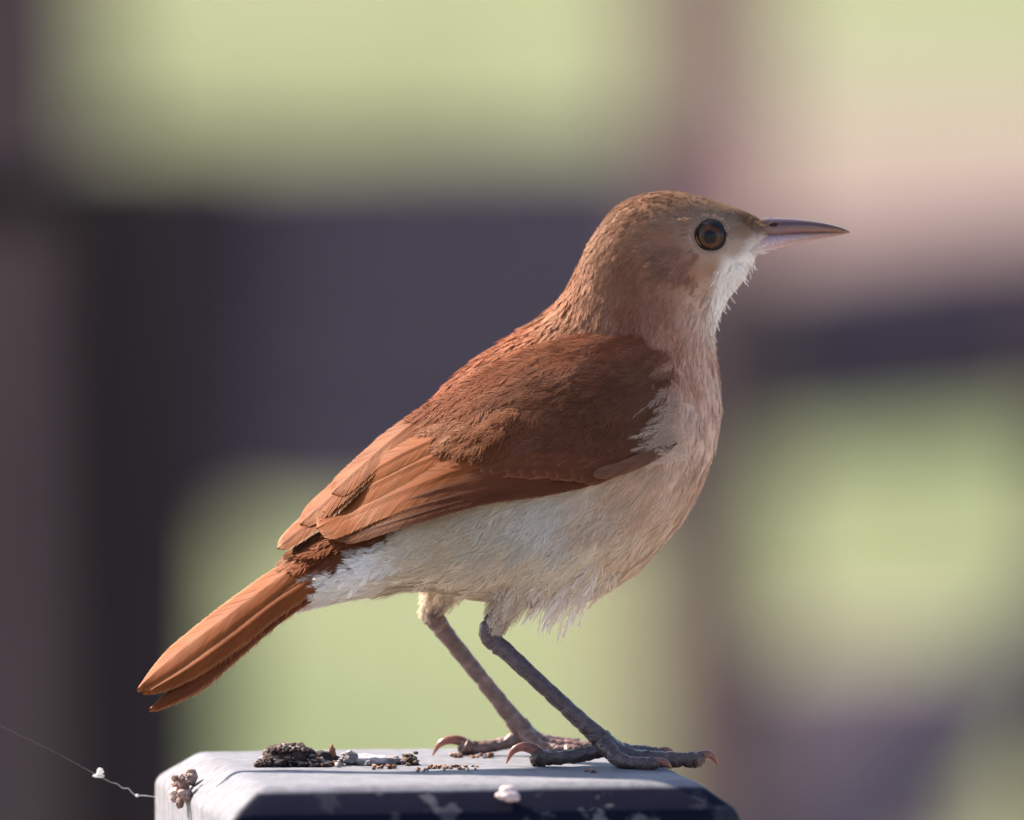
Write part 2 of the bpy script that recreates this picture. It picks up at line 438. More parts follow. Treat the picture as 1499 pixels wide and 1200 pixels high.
def body_grid(rb, na):
    a = np.linspace(0, 2 * np.pi, na, endpoint=False)[None]
    U = rb[:, None, 0:2]; L = rb[:, None, 2:4]; C = (U + L) / 2; H = (U - L) / 2; b = rb[:, None, 4]
    ca, sa = np.cos(a), np.sin(a)
    tor = np.clip((np.arange(len(rb)) / len(rb) - .38) / .12, 0, 1)[:, None]
    lat = b * np.sign(sa) * np.abs(sa) ** .92 * (1 - .10 * ca * tor)
    P = np.zeros((len(rb), na, 3))
    P[..., :2] = C + H * ca[..., None]
    k = tor
    P[..., 0] += lat * np.sin(psi) * k
    P[..., 2] = -lat * np.where(k > 0, np.cos(psi), 1) + yaw(C[..., 0])
    return P
BG = body_grid(rb, NA)
_d = np.hypot(BG[..., 0] - 1039, BG[..., 1] - 346)               # eye sockets
BG[..., 2] += np.where(BG[..., 2] < 30, 1, -1) * 9 * np.clip(1 - _d / 25, 0, 1) ** .5 * (_d < 25)
fcs = grid_faces(NT, NA, True)
bvh = BVHTree.FromPolygons([tuple(p) for p in BG.reshape(-1, 3)], [tuple(f) for f in fcs])
def hit(u, v, far=False):
    z, d = (3000, -1) if far else (-3000, 1)
    h = bvh.ray_cast(Vector((u, v, z)), Vector((0, 0, d)))
    return (h[0].z, h[1]) if h[0] is not None else (None, None)

# plumage colours: landmarks (u, v, sRGB, feather length, feather width, lift)
LM = [
    (1118, 325, (110, 82, 60), 14, 4, .20), (1095, 315, (112, 84, 64), 18, 5, .16), (1050, 300, (112, 84, 66), 24, 6, .14), (990, 292, (118, 86, 66), 28, 7, .13),
    (930, 300, (132, 92, 70), 30, 8, .14), (890, 340, (150, 110, 88), 32, 8, .15), (860, 390, (160, 114, 92), 36, 9, .15), (835, 430, (164, 114, 88), 42, 11, .15),
    (1000, 318, (140, 108, 90), 26, 6, .12), (960, 335, (138, 100, 80), 28, 7, .12), (1050, 312, (142, 116, 96), 18, 5, .12), (1090, 338, (140, 110, 88), 16, 4, .16),
    (1070, 333, (144, 116, 98), 14, 4, .14), (1075, 362, (166, 142, 128), 15, 4, .14), (1040, 378, (164, 134, 116), 15, 4, .12), (1012, 350, (150, 120, 102), 16, 5, .12),
    (985, 370, (136, 98, 80), 30, 6, .10), (960, 390, (132, 94, 76), 32, 7, .10), (1000, 395, (144, 104, 84), 30, 6, .10), (1010, 405, (160, 116, 92), 24, 6, .12), (1040, 395, (158, 118, 96), 22, 5, .12),
    (930, 380, (134, 94, 74), 34, 8, .14), (900, 400, (144, 104, 84), 36, 8, .16), (930, 430, (138, 94, 76), 38, 9, .16), (880, 440, (152, 110, 88), 40, 10, .16), (970, 440, (150, 108, 92), 38, 8, .14),
    (1070, 395, (232, 226, 222), 24, 5, .2), (1095, 385, (242, 238, 236), 22, 5, .24), (1065, 425, (242, 238, 236), 28, 6, .26), (1035, 425, (176, 144, 126), 28, 6, .16), (1045, 455, (222, 206, 198), 30, 6, .24), (1020, 455, (188, 154, 138), 32, 7, .14),
    (1110, 360, (214, 202, 198), 14, 4, .2),
    (990, 475, (176, 130, 110), 38, 9, .13), (1030, 500, (206, 168, 150), 40, 9, .12), (1050, 520, (214, 184, 168), 40, 9, .12), (1000, 530, (188, 144, 124), 44, 10, .12), (1030, 570, (208, 172, 154), 48, 11, .10), (1055, 590, (214, 182, 166), 48, 11, .10),
    (1000, 620, (208, 178, 158), 54, 13, .10), (1040, 640, (213, 180, 160), 54, 13, .09), (960, 690, (208, 178, 154), 62, 14, .10), (1010, 700, (219, 192, 172), 60, 14, .09), (960, 780, (224, 202, 180), 64, 15, .10),
    (900, 720, (204, 184, 166), 66, 14, .11), (830, 740, (206, 198, 190), 66, 14, .12), (760, 750, (198, 186, 170), 66, 14, .12), (880, 820, (226, 210, 190), 68, 15, .12), (790, 810, (216, 197, 174), 68, 14, .12), (700, 770, (200, 182, 158), 66, 13, .12),
    (640, 770, (212, 199, 182), 62, 12, .12), (720, 850, (216, 199, 178), 64, 13, .13), (840, 880, (232, 218, 204), 68, 14, .13), (640, 840, (214, 198, 176), 60, 12, .12), (600, 800, (232, 222, 212), 52, 10, .12), (580, 850, (238, 230, 222), 50, 10, .10),
    (520, 850, (240, 234, 228), 48, 10, .09), (450, 890, (242, 236, 230), 44, 9, .06), (578, 815, (244, 238, 234), 44, 8, .12), (512, 848, (246, 240, 236), 40, 8, .12), (590, 766, (120, 72, 48), 44, 10, .10), (570, 778, (120, 72, 48), 44, 10, .10), (530, 800, (126, 74, 48), 44, 10, .10), (505, 820, (130, 76, 50), 44, 10, .09),
    (540, 770, (128, 74, 48), 44, 10, .10), (490, 812, (138, 80, 52), 42, 10, .09), (560, 735, (140, 80, 52), 46, 11, .1), (450, 825, (164, 98, 64), 40, 9, .08), (430, 850, (168, 100, 66), 40, 9, .06), (400, 880, (180, 108, 70), 40, 9, .05),
    (800, 480, (166, 102, 72), 46, 13, .13), (750, 510, (160, 96, 66), 50, 14, .12), (700, 545, (158, 94, 64), 52, 15, .11), (650, 590, (158, 92, 62), 52, 15, .10), (600, 650, (156, 90, 60), 50, 14, .10),
    (860, 490, (150, 92, 64), 44, 12, .13), (930, 490, (142, 88, 66), 42, 11, .13), (980, 510, (150, 98, 78), 42, 10, .13),
]
NBODY = len(LM)
LM += [      # landmarks that belong to the folded wing only
    (930, 560, (120, 82, 64), 44, 11, .1), (880, 575, (120, 82, 64), 46, 12, .1), (830, 560, (124, 82, 62), 48, 12, .1), (790, 600, (122, 80, 60), 50, 13, .1), (978, 555, (124, 86, 70), 42, 10, .1), (968, 595, (122, 84, 68), 42, 10, .1), (950, 630, (120, 82, 66), 44, 11, .1), (965, 525, (126, 88, 70), 42, 10, .1), (900, 650, (118, 80, 62), 46, 12, .1), (925, 655, (118, 80, 62), 46, 12, .1), (930, 605, (120, 82, 64), 46, 12, .1), (890, 620, (120, 82, 64), 46, 12, .1), (860, 670, (116, 78, 60), 50, 13, .1), (850, 640, (116, 78, 60), 50, 13, .1), (700, 610, (152, 96, 66), 56, 14, .1), (740, 640, (132, 84, 60), 54, 14, .1),
]
LMu = np.array([l[:2] for l in LM], float); LMc = np.array([np.r_[lin(*l[2]), l[3:]] for l in LM])
_l = LMc[:, :3].mean(1, keepdims=True); _k = np.clip((_l - .13) / .16, 0, 1); _k = _k * _k * (3 - 2 * _k)
_h = (1 / (1 + np.exp((LMu[:, 1] - 475) / 14)))[:, None]          # head and neck are duller and paler than the back
LMc[:, :3] *= (np.array([.62, .52, .44]) * (1 - _h) + np.array([.93, .92, .90]) * _h) * (1 - _k) + np.array([1.03, 1.04, 1.02]) * _k
def paint(u, v, pw=3.5, wing_too=False):
    k_ = len(LM) if wing_too else NBODY
    out = np.zeros((len(u), 6))
    for i in range(0, len(u), 20000):
        d2 = (u[i:i + 20000, None] - LMu[:k_, 0]) ** 2 + (v[i:i + 20000, None] - LMu[:k_, 1]) ** 2 + 40
        w = d2 ** (-pw / 2)
        out[i:i + 20000] = (w @ LMc[:k_]) / w.sum(1, keepdims=True)
    return out
bp = BG.reshape(-1, 3)
bc = paint(bp[:, 0], bp[:, 1])[:, :3] * 1.0
pm = plumage_mat('plumage', .25)
pm_loose = plumage_mat('loose_plumage', .38)
caps = []
bodyV = np.vstack([to_world(bp), to_world(BG[0].mean(0)), to_world(BG[-1].mean(0))])
nb_ = len(bp)
bfaces = [tuple(f) for f in fcs] + [(nb_, (j + 1) % NA, j) for j in range(NA)] + [(nb_ + 1, (NT - 1) * NA + j, (NT - 1) * NA + (j + 1) % NA) for j in range(NA)]
mesh_obj('body', bodyV, bfaces, pm, bird, np.vstack([bc, bc[0], bc[-1]]), local=LOC)

# ------------------------------------------------------------------ feather builder
class Ribbons:
    def __init__(s): s.V, s.F, s.C, s.N, s.n = [], [], [], [], 0
    def add(s, P, side, wid, C, Nn):
        """P (n,k,3) centre lines, side (n,k,3), wid (n,k), C (n,k,3)"""
        n, k, _ = P.shape
        V = np.stack([P - side * wid[..., None], P + side * wid[..., None]], 2)
        s.N.append(np.repeat(np.broadcast_to(Nn, P.shape)[:, :, None], 2, 2).reshape(-1, 3))
        s.V.append(V.reshape(-1, 3)); s.C.append(np.repeat(C[:, :, None], 2, 2).reshape(-1, 3))
        i = np.arange(n)[:, None] * k * 2; j = np.arange(k - 1)[None] * 2
        b = (i + j).ravel() + s.n
        s.F.append(np.stack([b, b + 2, b + 3, b + 1], -1)); s.n += n * k * 2
    def build(s, name, mat, parent, kind=None):
        o = mesh_obj(name, to_world(np.concatenate(s.V)), np.concatenate(s.F), mat, parent, np.concatenate(s.C), local=LOC, normals=to_dir(np.concatenate(s.N)))
        if kind: o['kind'] = kind
        return o
    def count(s): return sum(len(f) for f in s.F)

def sprout(rib, pos, tan, nor, L, W, lift, colr, nb=22, loose=.12, curve=160., thick=1.0, fringe=.12, nj=.055):
    """n small contour feathers, each a fan of barbs along a shaft lying over the skin"""
    n = len(pos)
    if isinstance(curve, np.ndarray): bend = curve
    else: bend = np.full(n, -1 / (2 * curve))
    L = L * rng.uniform(.82, 1.18, n); W = W * rng.uniform(.85, 1.15, n)
    tan = norm(tan - nor * (tan * nor).sum(-1, keepdims=True))
    bit = np.cross(nor, tan)
    ang = rng.normal(0, .13, n)[:, None]
    tan, bit = tan * np.cos(ang) + bit * np.sin(ang), bit * np.cos(ang) - tan * np.sin(ang)
    roll = rng.normal(0, .10, n)
    j = np.arange(nb); sg = np.where(j % 2 == 0, 1., -1.)
    f0 = (.06 + .84 * (j // 2) / (nb // 2 - 1))[None] + rng.normal(0, .02, (n, nb))
    f1 = np.minimum(1.0, f0 + .30 + rng.normal(0, .04 + loose * .25, (n, nb)))
    f1 = np.where(f0 > .82, 1.0 + rng.normal(0, .03, (n, nb)), f1)
    prof = np.sqrt(np.clip(1.04 - np.clip(f1, 0, 1) ** 3.2, 0.02, 1)) * np.minimum(1, .45 + f1)
    xe = sg * W[:, None] * prof * (1 + rng.normal(0, loose, (n, nb)))
    k = 4
    q = np.linspace(0, 1, k)[None, None]
    y = (f0[..., None] + (f1 - f0)[..., None] * q) * L[:, None, None]
    x = xe[..., None] * (1 - (1 - q) ** 1.6) + rng.normal(0, loose * 1.2, (n, nb, 1)) * W[:, None, None] * .3 * q ** 2
    lf = lift * rng.uniform(.55, 1.5, n)
    z = -2.0 + y * np.sin(lf)[:, None, None] + y ** 2 * bend[:, None, None] - .25 * x ** 2 / np.maximum(W, 1)[:, None, None] + x * roll[:, None, None] \
        + rng.normal(0, .35 + loose * 1.5, (n, nb, 1)) * q
    P = pos[:, None, None] + tan[:, None, None] * y[..., None] + bit[:, None, None] * x[..., None] + nor[:, None, None] * z[..., None]
    P = P.reshape(n * nb, k, 3)
    d = norm(np.gradient(P, axis=1)); nn = np.repeat(nor, nb, 0)[:, None]
    side = norm(np.cross(nn + rng.normal(0, .12, (n * nb, 1, 3)), d))
    rn = norm(np.cross(d, side)); fj = (rng.normal(0, nj, (n, 3)).repeat(nb, 0))[:, None]
    Nn = norm(nn * .80 + rn * .20 + fj)
    wd = (W * 2.0 / nb * 1.25 * thick).repeat(nb)[:, None] * np.array([1., 1.0, .85, .18])[None] * rng.uniform(.7, 1.2, (n * nb, 1))
    fb = rng.normal(1, .055, n).repeat(nb)[:, None, None] * rng.normal(1, .06, (n * nb, 1, 1))
    grad = np.array([.82, .95, 1.02, 1.0 + fringe])[None, :, None]
    C = np.clip(colr.repeat(nb, 0)[:, None] * fb * grad, .002, .92)
    rib.add(P, side, wd, C, Nn)

# wing outline used to keep body feathers from growing under the wing
WING = [(985, 520), (930, 492), (850, 492), (770, 522), (690, 562), (622, 602), (560, 655), (500, 712), (462, 765), (470, 792), (540, 777), (620, 752),
        (690, 732), (760, 718), (840, 708), (900, 694), (955, 668), (985, 620)]
WINGIN = [(965, 540), (930, 512), (850, 512), (775, 540), (700, 578), (640, 612), (570, 672), (510, 722), (480, 765), (540, 760), (620, 735), (690, 715), (760, 702), (840, 692), (900, 676), (940, 655), (962, 610)]
EYE = (1039, 346)

def sample_body(n, dens):
    """random points on the body grid, weighted by area and density; returns pos, tangent (towards tail), normal"""
    dt = np.gradient(BG, axis=0); da = (np.roll(BG, -1, 1) - np.roll(BG, 1, 1)) / 2
    cr = np.cross(da, dt); area = np.linalg.norm(cr, axis=-1)
    nor = norm(cr)
    out = BG - BG.mean(1, keepdims=True)
    if (nor * out).sum(-1).mean() < 0: nor = -nor
    wgt = (area * dens(BG)).ravel(); wgt /= wgt.sum()
    ix = rng.choice(len(wgt), n, p=wgt)
    t, a = np.divmod(ix, NA)
    pos = BG[t, a] + dt[t, a] * rng.uniform(-.5, .5, (n, 1)) + da[t, a] * rng.uniform(-.5, .5, (n, 1))
    return pos, norm(dt[t, a]), nor[t, a]

def dens(B):
    p = paint(B[..., 0].ravel(), B[..., 1].ravel())
    d = 1 / (p[:, 3] * np.where(B[..., 1].ravel() < 480, .195, .24)) ** 2
    d = d.reshape(B.shape[:2])
    d = np.where(B[..., 2] > yaw(B[..., 0]) + 40, d * .16, d)
    return d
rib = Ribbons(); ribl = Ribbons()
pos, tan, nor = sample_body(17500, dens)
u, v = pos[:, 0], pos[:, 1]
near = nor[:, 2] < .15
drop = (near & in_poly(u, v, WINGIN)) | (((u - EYE[0]) ** 2 + (v - EYE[1]) ** 2 < 27 ** 2)) | (u > 1122)
# far wing covers the far side and the upper back end
drop |= (~near) & in_poly(u, v, WINGIN)
drop |= (u < 395)
# roots just ahead of the eye would lie over it
for _k in (12, 22): 
    pu, pv = u + tan[:, 0] * _k, v + tan[:, 1] * _k
    drop |= (pu - EYE[0]) ** 2 + (pv - EYE[1]) ** 2 < 25 ** 2
pos, tan, nor, u, v = [x[~drop] for x in (pos, tan, nor, u, v)]
pp = paint(u, v, 4.5)
# throat feathers point down and back; ear coverts back
L, W, lift = pp[:, 3], pp[:, 4], pp[:, 5]
light = pp[:, :3].mean(1) > .38
belly = light & (v > 640)
thr = (u > 1035) & (v > 370) & (v < 500)
tan = np.where(thr[:, None], norm(tan * [1, 1, 1] + [.25, .75, 0]), tan)
def bends(pos, tan, nor, L):
    """how the skin falls away under each feather, so that it lies along the body"""
    out = np.zeros(len(pos))
    for i in range(len(pos)):
        t_ = tan[i] - nor[i] * (tan[i] @ nor[i]); t_ /= np.linalg.norm(t_)
        q = bvh.find_nearest(Vector(pos[i] + t_ * L[i]))[0]
        out[i] = (np.array(q) - pos[i]) @ nor[i] / L[i] ** 2
    return np.clip(out, -.02, .02)
crv = bends(pos, tan, nor, L)
a = ~belly
W = W * np.where(v < 485, .80, 1.0)
sprout(rib, pos[a], tan[a], nor[a], L[a] * 1.12, W[a] * .78, lift[a] * .48, pp[a, :3], 24, .16, crv[a], .82)
b = belly
sprout(ribl, pos[b], tan[b], nor[b], L[b] * 1.2, W[b] * .95, lift[b] * .6, pp[b, :3], 28, .24, crv[b], .40, .03)

def tufts(rib, specs, loose=.3, nb=24, straight=False):
    """extra hand-placed feathers: root (u,v), heading (du,dv), length, width, lift, colour, count, spread"""
    for (ru, rv, du, dv, Ln, Wn, lf, c, cnt, spr) in specs:
        P, T, Nn = [], [], []
        for _ in range(cnt):
            for _try in range(20):
                a_, b_ = ru + random.gauss(0, spr), rv + random.gauss(0, spr)
                z, n_ = hit(a_, b_)
                if z is not None: break
            if z is None: continue
            n_ = np.array(n_);  n_ = n_ if n_[2] < 0 else -n_
            P.append((a_, b_, z)); Nn.append(n_)
            T.append((du + random.gauss(0, .12), dv + random.gauss(0, .12), 0.))
        if P:
            P, T, Nn = np.array(P), norm(np.array(T)), norm(np.array(Nn))
            if straight: Nn = norm(np.tile([0., 0., -1.], (len(P), 1)) + rng.normal(0, .2, (len(P), 3)))
            n = len(P)
            sprout(rib, P, T, Nn, np.full(n, float(Ln)), np.full(n, float(Wn)), np.full(n, lf), np.tile(lin(*c), (n, 1)), nb, loose, 2000. if straight else bends(P, T, Nn, np.full(n, float(Ln))), .6, .1)

# breast side plumes over the bend of the wing, belly tuft between the legs, vent fringe
tufts(ribl, [
    (690, 850, -.75, .6, 56, 8, .12, (220, 202, 178), 14, 14), (650, 848, -.8, .5, 50, 8, .12, (222, 208, 188), 12, 12), (770, 866, -.6, .7, 50, 8, .12, (220, 204, 182), 10, 10),
    (600, 800, -.9, .5, 50, 7, .16, (232, 226, 222), 14, 10), (566, 815, -.9, .45, 44, 6, .18, (240, 234, 230), 14, 7), (530, 834, -.9, .42, 40, 6, .18, (240, 234, 230), 12, 6)])
tufts(rib, [(a_, b_, -.75 + .5 * k_ / 9, .6 + .3 * k_ / 9, 16, 3.5, .07, (106, 75, 61), 6, 3) for k_, (a_, b_) in enumerate(crom([(930, 396), (945, 407), (964, 414), (984, 417), (1003, 413), (1016, 403)], 10))], .15)
tufts(rib, [(1006, 368, -.92, .38, 42, 6, .10, (138, 104, 90), 34, 8), (988, 378, -.84, .52, 38, 6, .16, (130, 96, 82), 34, 9), (1006, 386, -.62, .76, 30, 6, .16, (142, 106, 90), 26, 8), (985, 362, -.97, .2, 44, 6, .08, (142, 110, 92), 18, 8),
            (1012, 322, -.95, .05, 26, 4, .07, (156, 128, 112), 22, 6), (985, 326, -.98, .12, 30, 5, .07, (146, 116, 98), 20, 7)], .16)
tufts(ribl, [
    (838, 858, -.46, .88, 60, 7, .01, (232, 219, 206), 18, 15), (820, 868, -.38, .92, 62, 5, .01, (234, 222, 211), 10, 12), (866, 846, -.56, .82, 52, 7, .01, (230, 214, 199), 14, 14),
    (802, 866, -.42, .9, 40, 4, .03, (228, 214, 199), 9, 10), (772, 862, -.35, .94, 28, 5, .03, (222, 206, 188), 12, 10), (884, 838, -.58, .80, 36, 7, .01, (230, 213, 196), 10, 12),
    (1106, 350, .92, -.10, 15, 2.4, .02, (206, 190, 182), 8, 4), (1104, 364, .95, -.02, 18, 2.4, .02, (222, 210, 204), 10, 4), (1108, 334, .9, .02, 16, 2.4, .02, (150, 120, 92), 8, 4), (1112, 326, .93, -.02, 17, 2.4, .02, (112, 86, 60), 8, 3),
    (1096, 330, .2, -.9, 13, 2.2, .02, (104, 78, 54), 8, 5), (1084, 346, -.4, .7, 12, 2.2, .02, (128, 100, 80), 6, 4),
    (1098, 380, .30, .95, 14, 1.5, .04, (244, 240, 238), 15, 9), (1086, 398, .36, .93, 15, 1.5, .04, (244, 240, 238), 15, 9), (1070, 416, .34, .94, 16, 1.6, .04, (244, 240, 238), 15, 9), (1054, 438, .30, .95, 17, 1.6, .04, (244, 240, 238), 15, 9),
    (1044, 462, .26, .96, 16, 1.6, .04, (244, 240, 238), 15, 9), (1042, 488, .2, .98, 15, 1.6, .04, (226, 206, 194), 8, 7)], straight=True)

# ------------------------------------------------------------------ wings
class TPS:
    """smooth surface w(u,v) through control points"""
    def __init__(s, pts, lam=6.0):
        p = np.asarray(pts, float); s.c = p[:, :2] / 100; n = len(p)
        K = s.phi(((s.c[:, None] - s.c[None]) ** 2).sum(-1)) + np.eye(n) * lam * .01
        A = np.hstack([np.ones((n, 1)), s.c]); M = np.block([[K, A], [A.T, np.zeros((3, 3))]])
        s.x = np.linalg.solve(M, np.r_[p[:, 2], 0, 0, 0]); s.n = n
    def phi(s, d2): return np.where(d2 > 0, .5 * d2 * np.log(d2 + 1e-12), 0)
    def __call__(s, u, v):
        q = np.stack([u, v], -1) / 100
        d2 = ((q[..., None, :] - s.c) ** 2).sum(-1)
        return s.phi(d2) @ s.x[:s.n] + s.x[s.n] + q @ s.x[s.n + 1:]
    def frame(s, u, v, e=2.):
        wu = (s(u + e, v) - s(u - e, v)) / (2 * e); wv = (s(u, v + e) - s(u, v - e)) / (2 * e)
        n = norm(np.stack([wu, wv, -np.ones_like(wu)], -1))        # points to the camera side
        return n

ctl = []
for (uu, vv, off) in ((992, 560, 3), (965, 520, 3), (930, 495, 3), (900, 505, 5), (840, 505, 5), (770, 535, 6), (700, 578, 7), (645, 618, 8), (965, 640, 7), (900, 600, 12), (840, 590, 14), (780, 615, 15), (720, 640, 16),
                      (660, 665, 16), (900, 688, 12), (820, 705, 16), (740, 716, 20), (660, 735, 22), (590, 752, 22), (600, 690, 16), (550, 720, 16), (510, 750, 18), (545, 690, 10), (500, 782, 22)):
    z, n_ = hit(uu, vv)
    if z is None: continue
    ctl.append((uu, vv, z - off))
WN = TPS(ctl)

def feather(name, pts, hw, surf, off, colr, parent, mat, tip=.5, root=.5, camber=2.4, nb=90, edge=None, rim=.18, asym=1.0, flip=1, edge_var=.05):
    """one long feather: sheet + barbs lying on surf, offset along its normal. pts: centre line; hw: half width"""
    n, m = 48, 13; nb = int(nb * 1.7)
    c = crom(pts, n); d = norm(np.gradient(c, axis=0)); per = np.stack([-d[:, 1], d[:, 0]], -1)
    s = np.linspace(0, 1, n)
    prof = np.minimum(1, root + s * 4) * np.clip(1 - np.clip((s - (1 - .16 * tip * 2)) / (.16 * tip * 2 + 1e-6), 0, 1) ** 2.2, 0, 1) ** .5
    hwv = np.interp(s, np.linspace(0, 1, len(np.atleast_1d(hw))), np.atleast_1d(hw)) * prof
    offv = np.interp(s, np.linspace(0, 1, len(np.atleast_1d(off))), np.atleast_1d(off))
    def point(si, ti, dz=0.):
        """si in [0,1], ti in [-1,1]"""
        cu = np.stack([np.interp(si, s, c[:, 0]), np.interp(si, s, c[:, 1])], -1)
        pr = norm(np.stack([np.interp(si, s, per[:, 0]), np.interp(si, s, per[:, 1])], -1))
        h = np.interp(si, s, hwv); side = np.where(ti > 0, asym, 1.)
        q = cu + pr * (h * ti * side)[..., None]
        w = surf(q[..., 0], q[..., 1]); nr = surf.frame(q[..., 0], q[..., 1])
        o = np.interp(si, s, offv) - camber * ti ** 2 + dz + 1.2 * np.exp(-(ti / .08) ** 2)
        return np.concatenate([q, w[..., None]], -1) + nr * o[..., None], nr
    si, ti = np.meshgrid(s, np.linspace(-1, 1, m), indexing='ij')
    P, nr = point(si, ti)
    base = lin(*colr) * np.array([.98, 1.0, 1.0]); smooth_edge = np.array([.98, 1.0, 1.0])
    C = np.broadcast_to(base * .82, P.shape).copy()
    C[np.abs(ti) < .05] *= .75
    V = [P.reshape(-1, 3)]; Fs = [grid_faces(n, m)]; Cs = [C.reshape(-1, 3)]
    # barbs
    N_ = nb * 2; sg = np.where(np.arange(N_) % 2, 1., -1.)
    s0 = np.clip((np.arange(N_) // 2) / nb * .97 + rng.normal(0, .003, N_), 0, .985)
    ln = np.interp(s0, s, hwv) / max(np.linalg.norm(np.diff(c, axis=0), axis=1).sum(), 1) * 2.8
    k = 5; q = np.linspace(0, 1, k)[None]
    ss = np.clip(s0[:, None] + ln[:, None] * q ** .9, 0, 1)
    tt = sg[:, None] * (q * (1 + np.abs(rng.normal(0, edge_var, N_))[:, None]))
    B, bn = point(ss, tt, .55 + rng.normal(0, .14, (N_, 1)) * q)
    dd = norm(np.gradient(B, axis=1)); sd = norm(np.cross(bn + rng.normal(0, .05, (N_, 1, 3)), dd))
    tot = np.linalg.norm(np.diff(c, axis=0), axis=1).sum()
    wd = np.full((N_, k), tot / nb * .46) * np.array([1, 1, 1, .95, .4])[None]
    bv = rng.normal(1, .028, (N_, 1, 1)) * (1 + .08 * np.sin(s0 * 23 + rng.uniform(0, 6)))[:, None, None]
    ed = base if edge is None else lin(*edge) * smooth_edge
    mixq = np.clip((q - .86) / .14, 0, 1)[..., None] * (rim > 0) * .75
    mixq = np.maximum(np.broadcast_to(mixq, (N_, k, 1)), (np.clip((ss - .965) / .03, 0, 1) * .5)[..., None])
    Cb = np.clip((base * (1 - mixq) + ed * mixq) * bv, .003, .92)
    i = np.arange(N_)[:, None] * k * 2; j = np.arange(k - 1)[None] * 2; b_ = (i + j).ravel() + n * m
    V.append(np.stack([B - sd * wd[..., None], B + sd * wd[..., None]], 2).reshape(-1, 3)); Cs.append(np.repeat(Cb[:, :, None], 2, 2).reshape(-1, 3))
    Fs.append(np.stack([b_, b_ + 2, b_ + 3, b_ + 1], -1))
    sn = norm(np.cross(np.gradient(P, axis=0), np.gradient(P, axis=1))); sn = np.where((sn * nr).sum(-1, keepdims=True) < 0, -sn, sn)
    Q = np.stack([np.interp(ss, s, np.arange(n)), (tt + 1) / 2 * (m - 1)], -1)
    i0 = np.clip(Q[..., 0].round().astype(int), 0, n - 1); j0 = np.clip(Q[..., 1].round().astype(int), 0, m - 1)
    tl = np.cross(np.broadcast_to(bn, B.shape), dd) * sg[:, None, None]
    NB = norm(sn[i0, j0] + rng.normal(0, .022, (N_, 1, 3)))
    Ns = np.concatenate([sn.reshape(-1, 3), np.repeat(NB[:, :, None], 2, 2).reshape(-1, 3)])
    return mesh_obj(name, to_world(np.concatenate(V)), np.concatenate(Fs), mat, parent, np.concatenate(Cs), local=LOC, normals=to_dir(Ns))

fm = plumage_mat('flight_feathers', .15, .6)
RUF, RUFD, EDG = (124, 66, 32), (98, 53, 32), (156, 98, 58)

# near wing: a base shell with coverts, then the long feathers
def shell(name, poly_u, poly_l, surf, off, colr, parent, flip=1):
    n, m = 40, 24
    a_, b_ = crom(poly_u, n), crom(poly_l, n)
    q = np.linspace(0, 1, m)[None, :, None]
    UV = a_[:, None] * (1 - q) + b_[:, None] * q
    w = surf(UV[..., 0], UV[..., 1]); nr = surf.frame(UV[..., 0], UV[..., 1])
    edge = np.sin(np.pi * np.clip(q[..., 0], 0, 1)) ** .4
    P = np.concatenate([UV, w[..., None]], -1) + nr * (off * edge - 2)[..., None]
    return mesh_obj(name, to_world(P), grid_faces(n, m), pm, parent, np.broadcast_to(lin(*colr) * .7, P.shape), local=LOC)
wing = shell('wing', [(975, 535), (930, 508), (850, 508), (775, 538), (700, 578), (640, 614), (570, 668), (505, 725), (475, 762)],
             [(972, 600), (945, 655), (890, 685), (830, 700), (750, 712), (680, 728), (600, 752), (540, 770), (485, 782)], WN, 0, RUFD, bird)
for nm, pts, hw, off, c, ed in [
    ('flight_feather', [(900, 690), (800, 712), (700, 728), (590, 760), (498, 790)], 12, (-4, 2, 2), (84, 46, 29), (140, 90, 62)),
    ('flight_feather', [(870, 680), (780, 703), (680, 724), (580, 752), (485, 787)], 16, (-4, 3, 3), (90, 49, 30), (150, 98, 66)),
    ('flight_feather', [(850, 665), (750, 690), (650, 716), (560, 748), (478, 784)], 19, (-4, 4, 4), RUFD, (154, 100, 66)),
    ('flight_feather', [(810, 648), (690, 682), (590, 722), (525, 752), (467, 778)], (20, 25, 24), (-6, 4, 7, 8), (128, 69, 34), EDG),
    ('flight_feather', [(770, 624), (665, 658), (588, 694), (528, 728), (476, 756)], (14, 19, 16), (-8, 4, 9, 10), (132, 71, 34), EDG),
    ('flight_feather', [(755, 600), (668, 632), (602, 664), (553, 694), (512, 722)], (12, 16, 12), (-8, 5, 10, 11), (134, 71, 33), EDG)]:
    feather(nm, pts, hw, WN, off, c, wing, fm, tip=.3, edge=ed, nb=130, camber=1.3)
# greater coverts
for i in range(9):
    f = i / 8
    tip = (700 + f * 152 + random.uniform(-4, 4), 692 + f * 13 - 6 * math.sin(f * 3) + random.uniform(-2, 2)); rt = (835 + f * 105, 630 + f * 18)
    mid = ((tip[0] + rt[0]) / 2 - 4, (tip[1] + rt[1]) / 2 + 6)
    feather('covert_feather', [rt, mid, tip], (14, 18, 16), WN, (-1, 2 + f * 2.5), (98 - 6 * f, 55 - 3 * f, 35), wing, fm, tip=.9, edge=(146, 96, 70), nb=46, camber=1.0)

# small feather at the bend of the wing
feather('alula_feather', [(990, 645), (950, 668), (908, 686), (866, 697)], (7, 10, 9), WN, (-3, 6, 7), (108, 72, 54), wing, fm, tip=.6, edge=(122, 84, 66), nb=46, camber=.8)

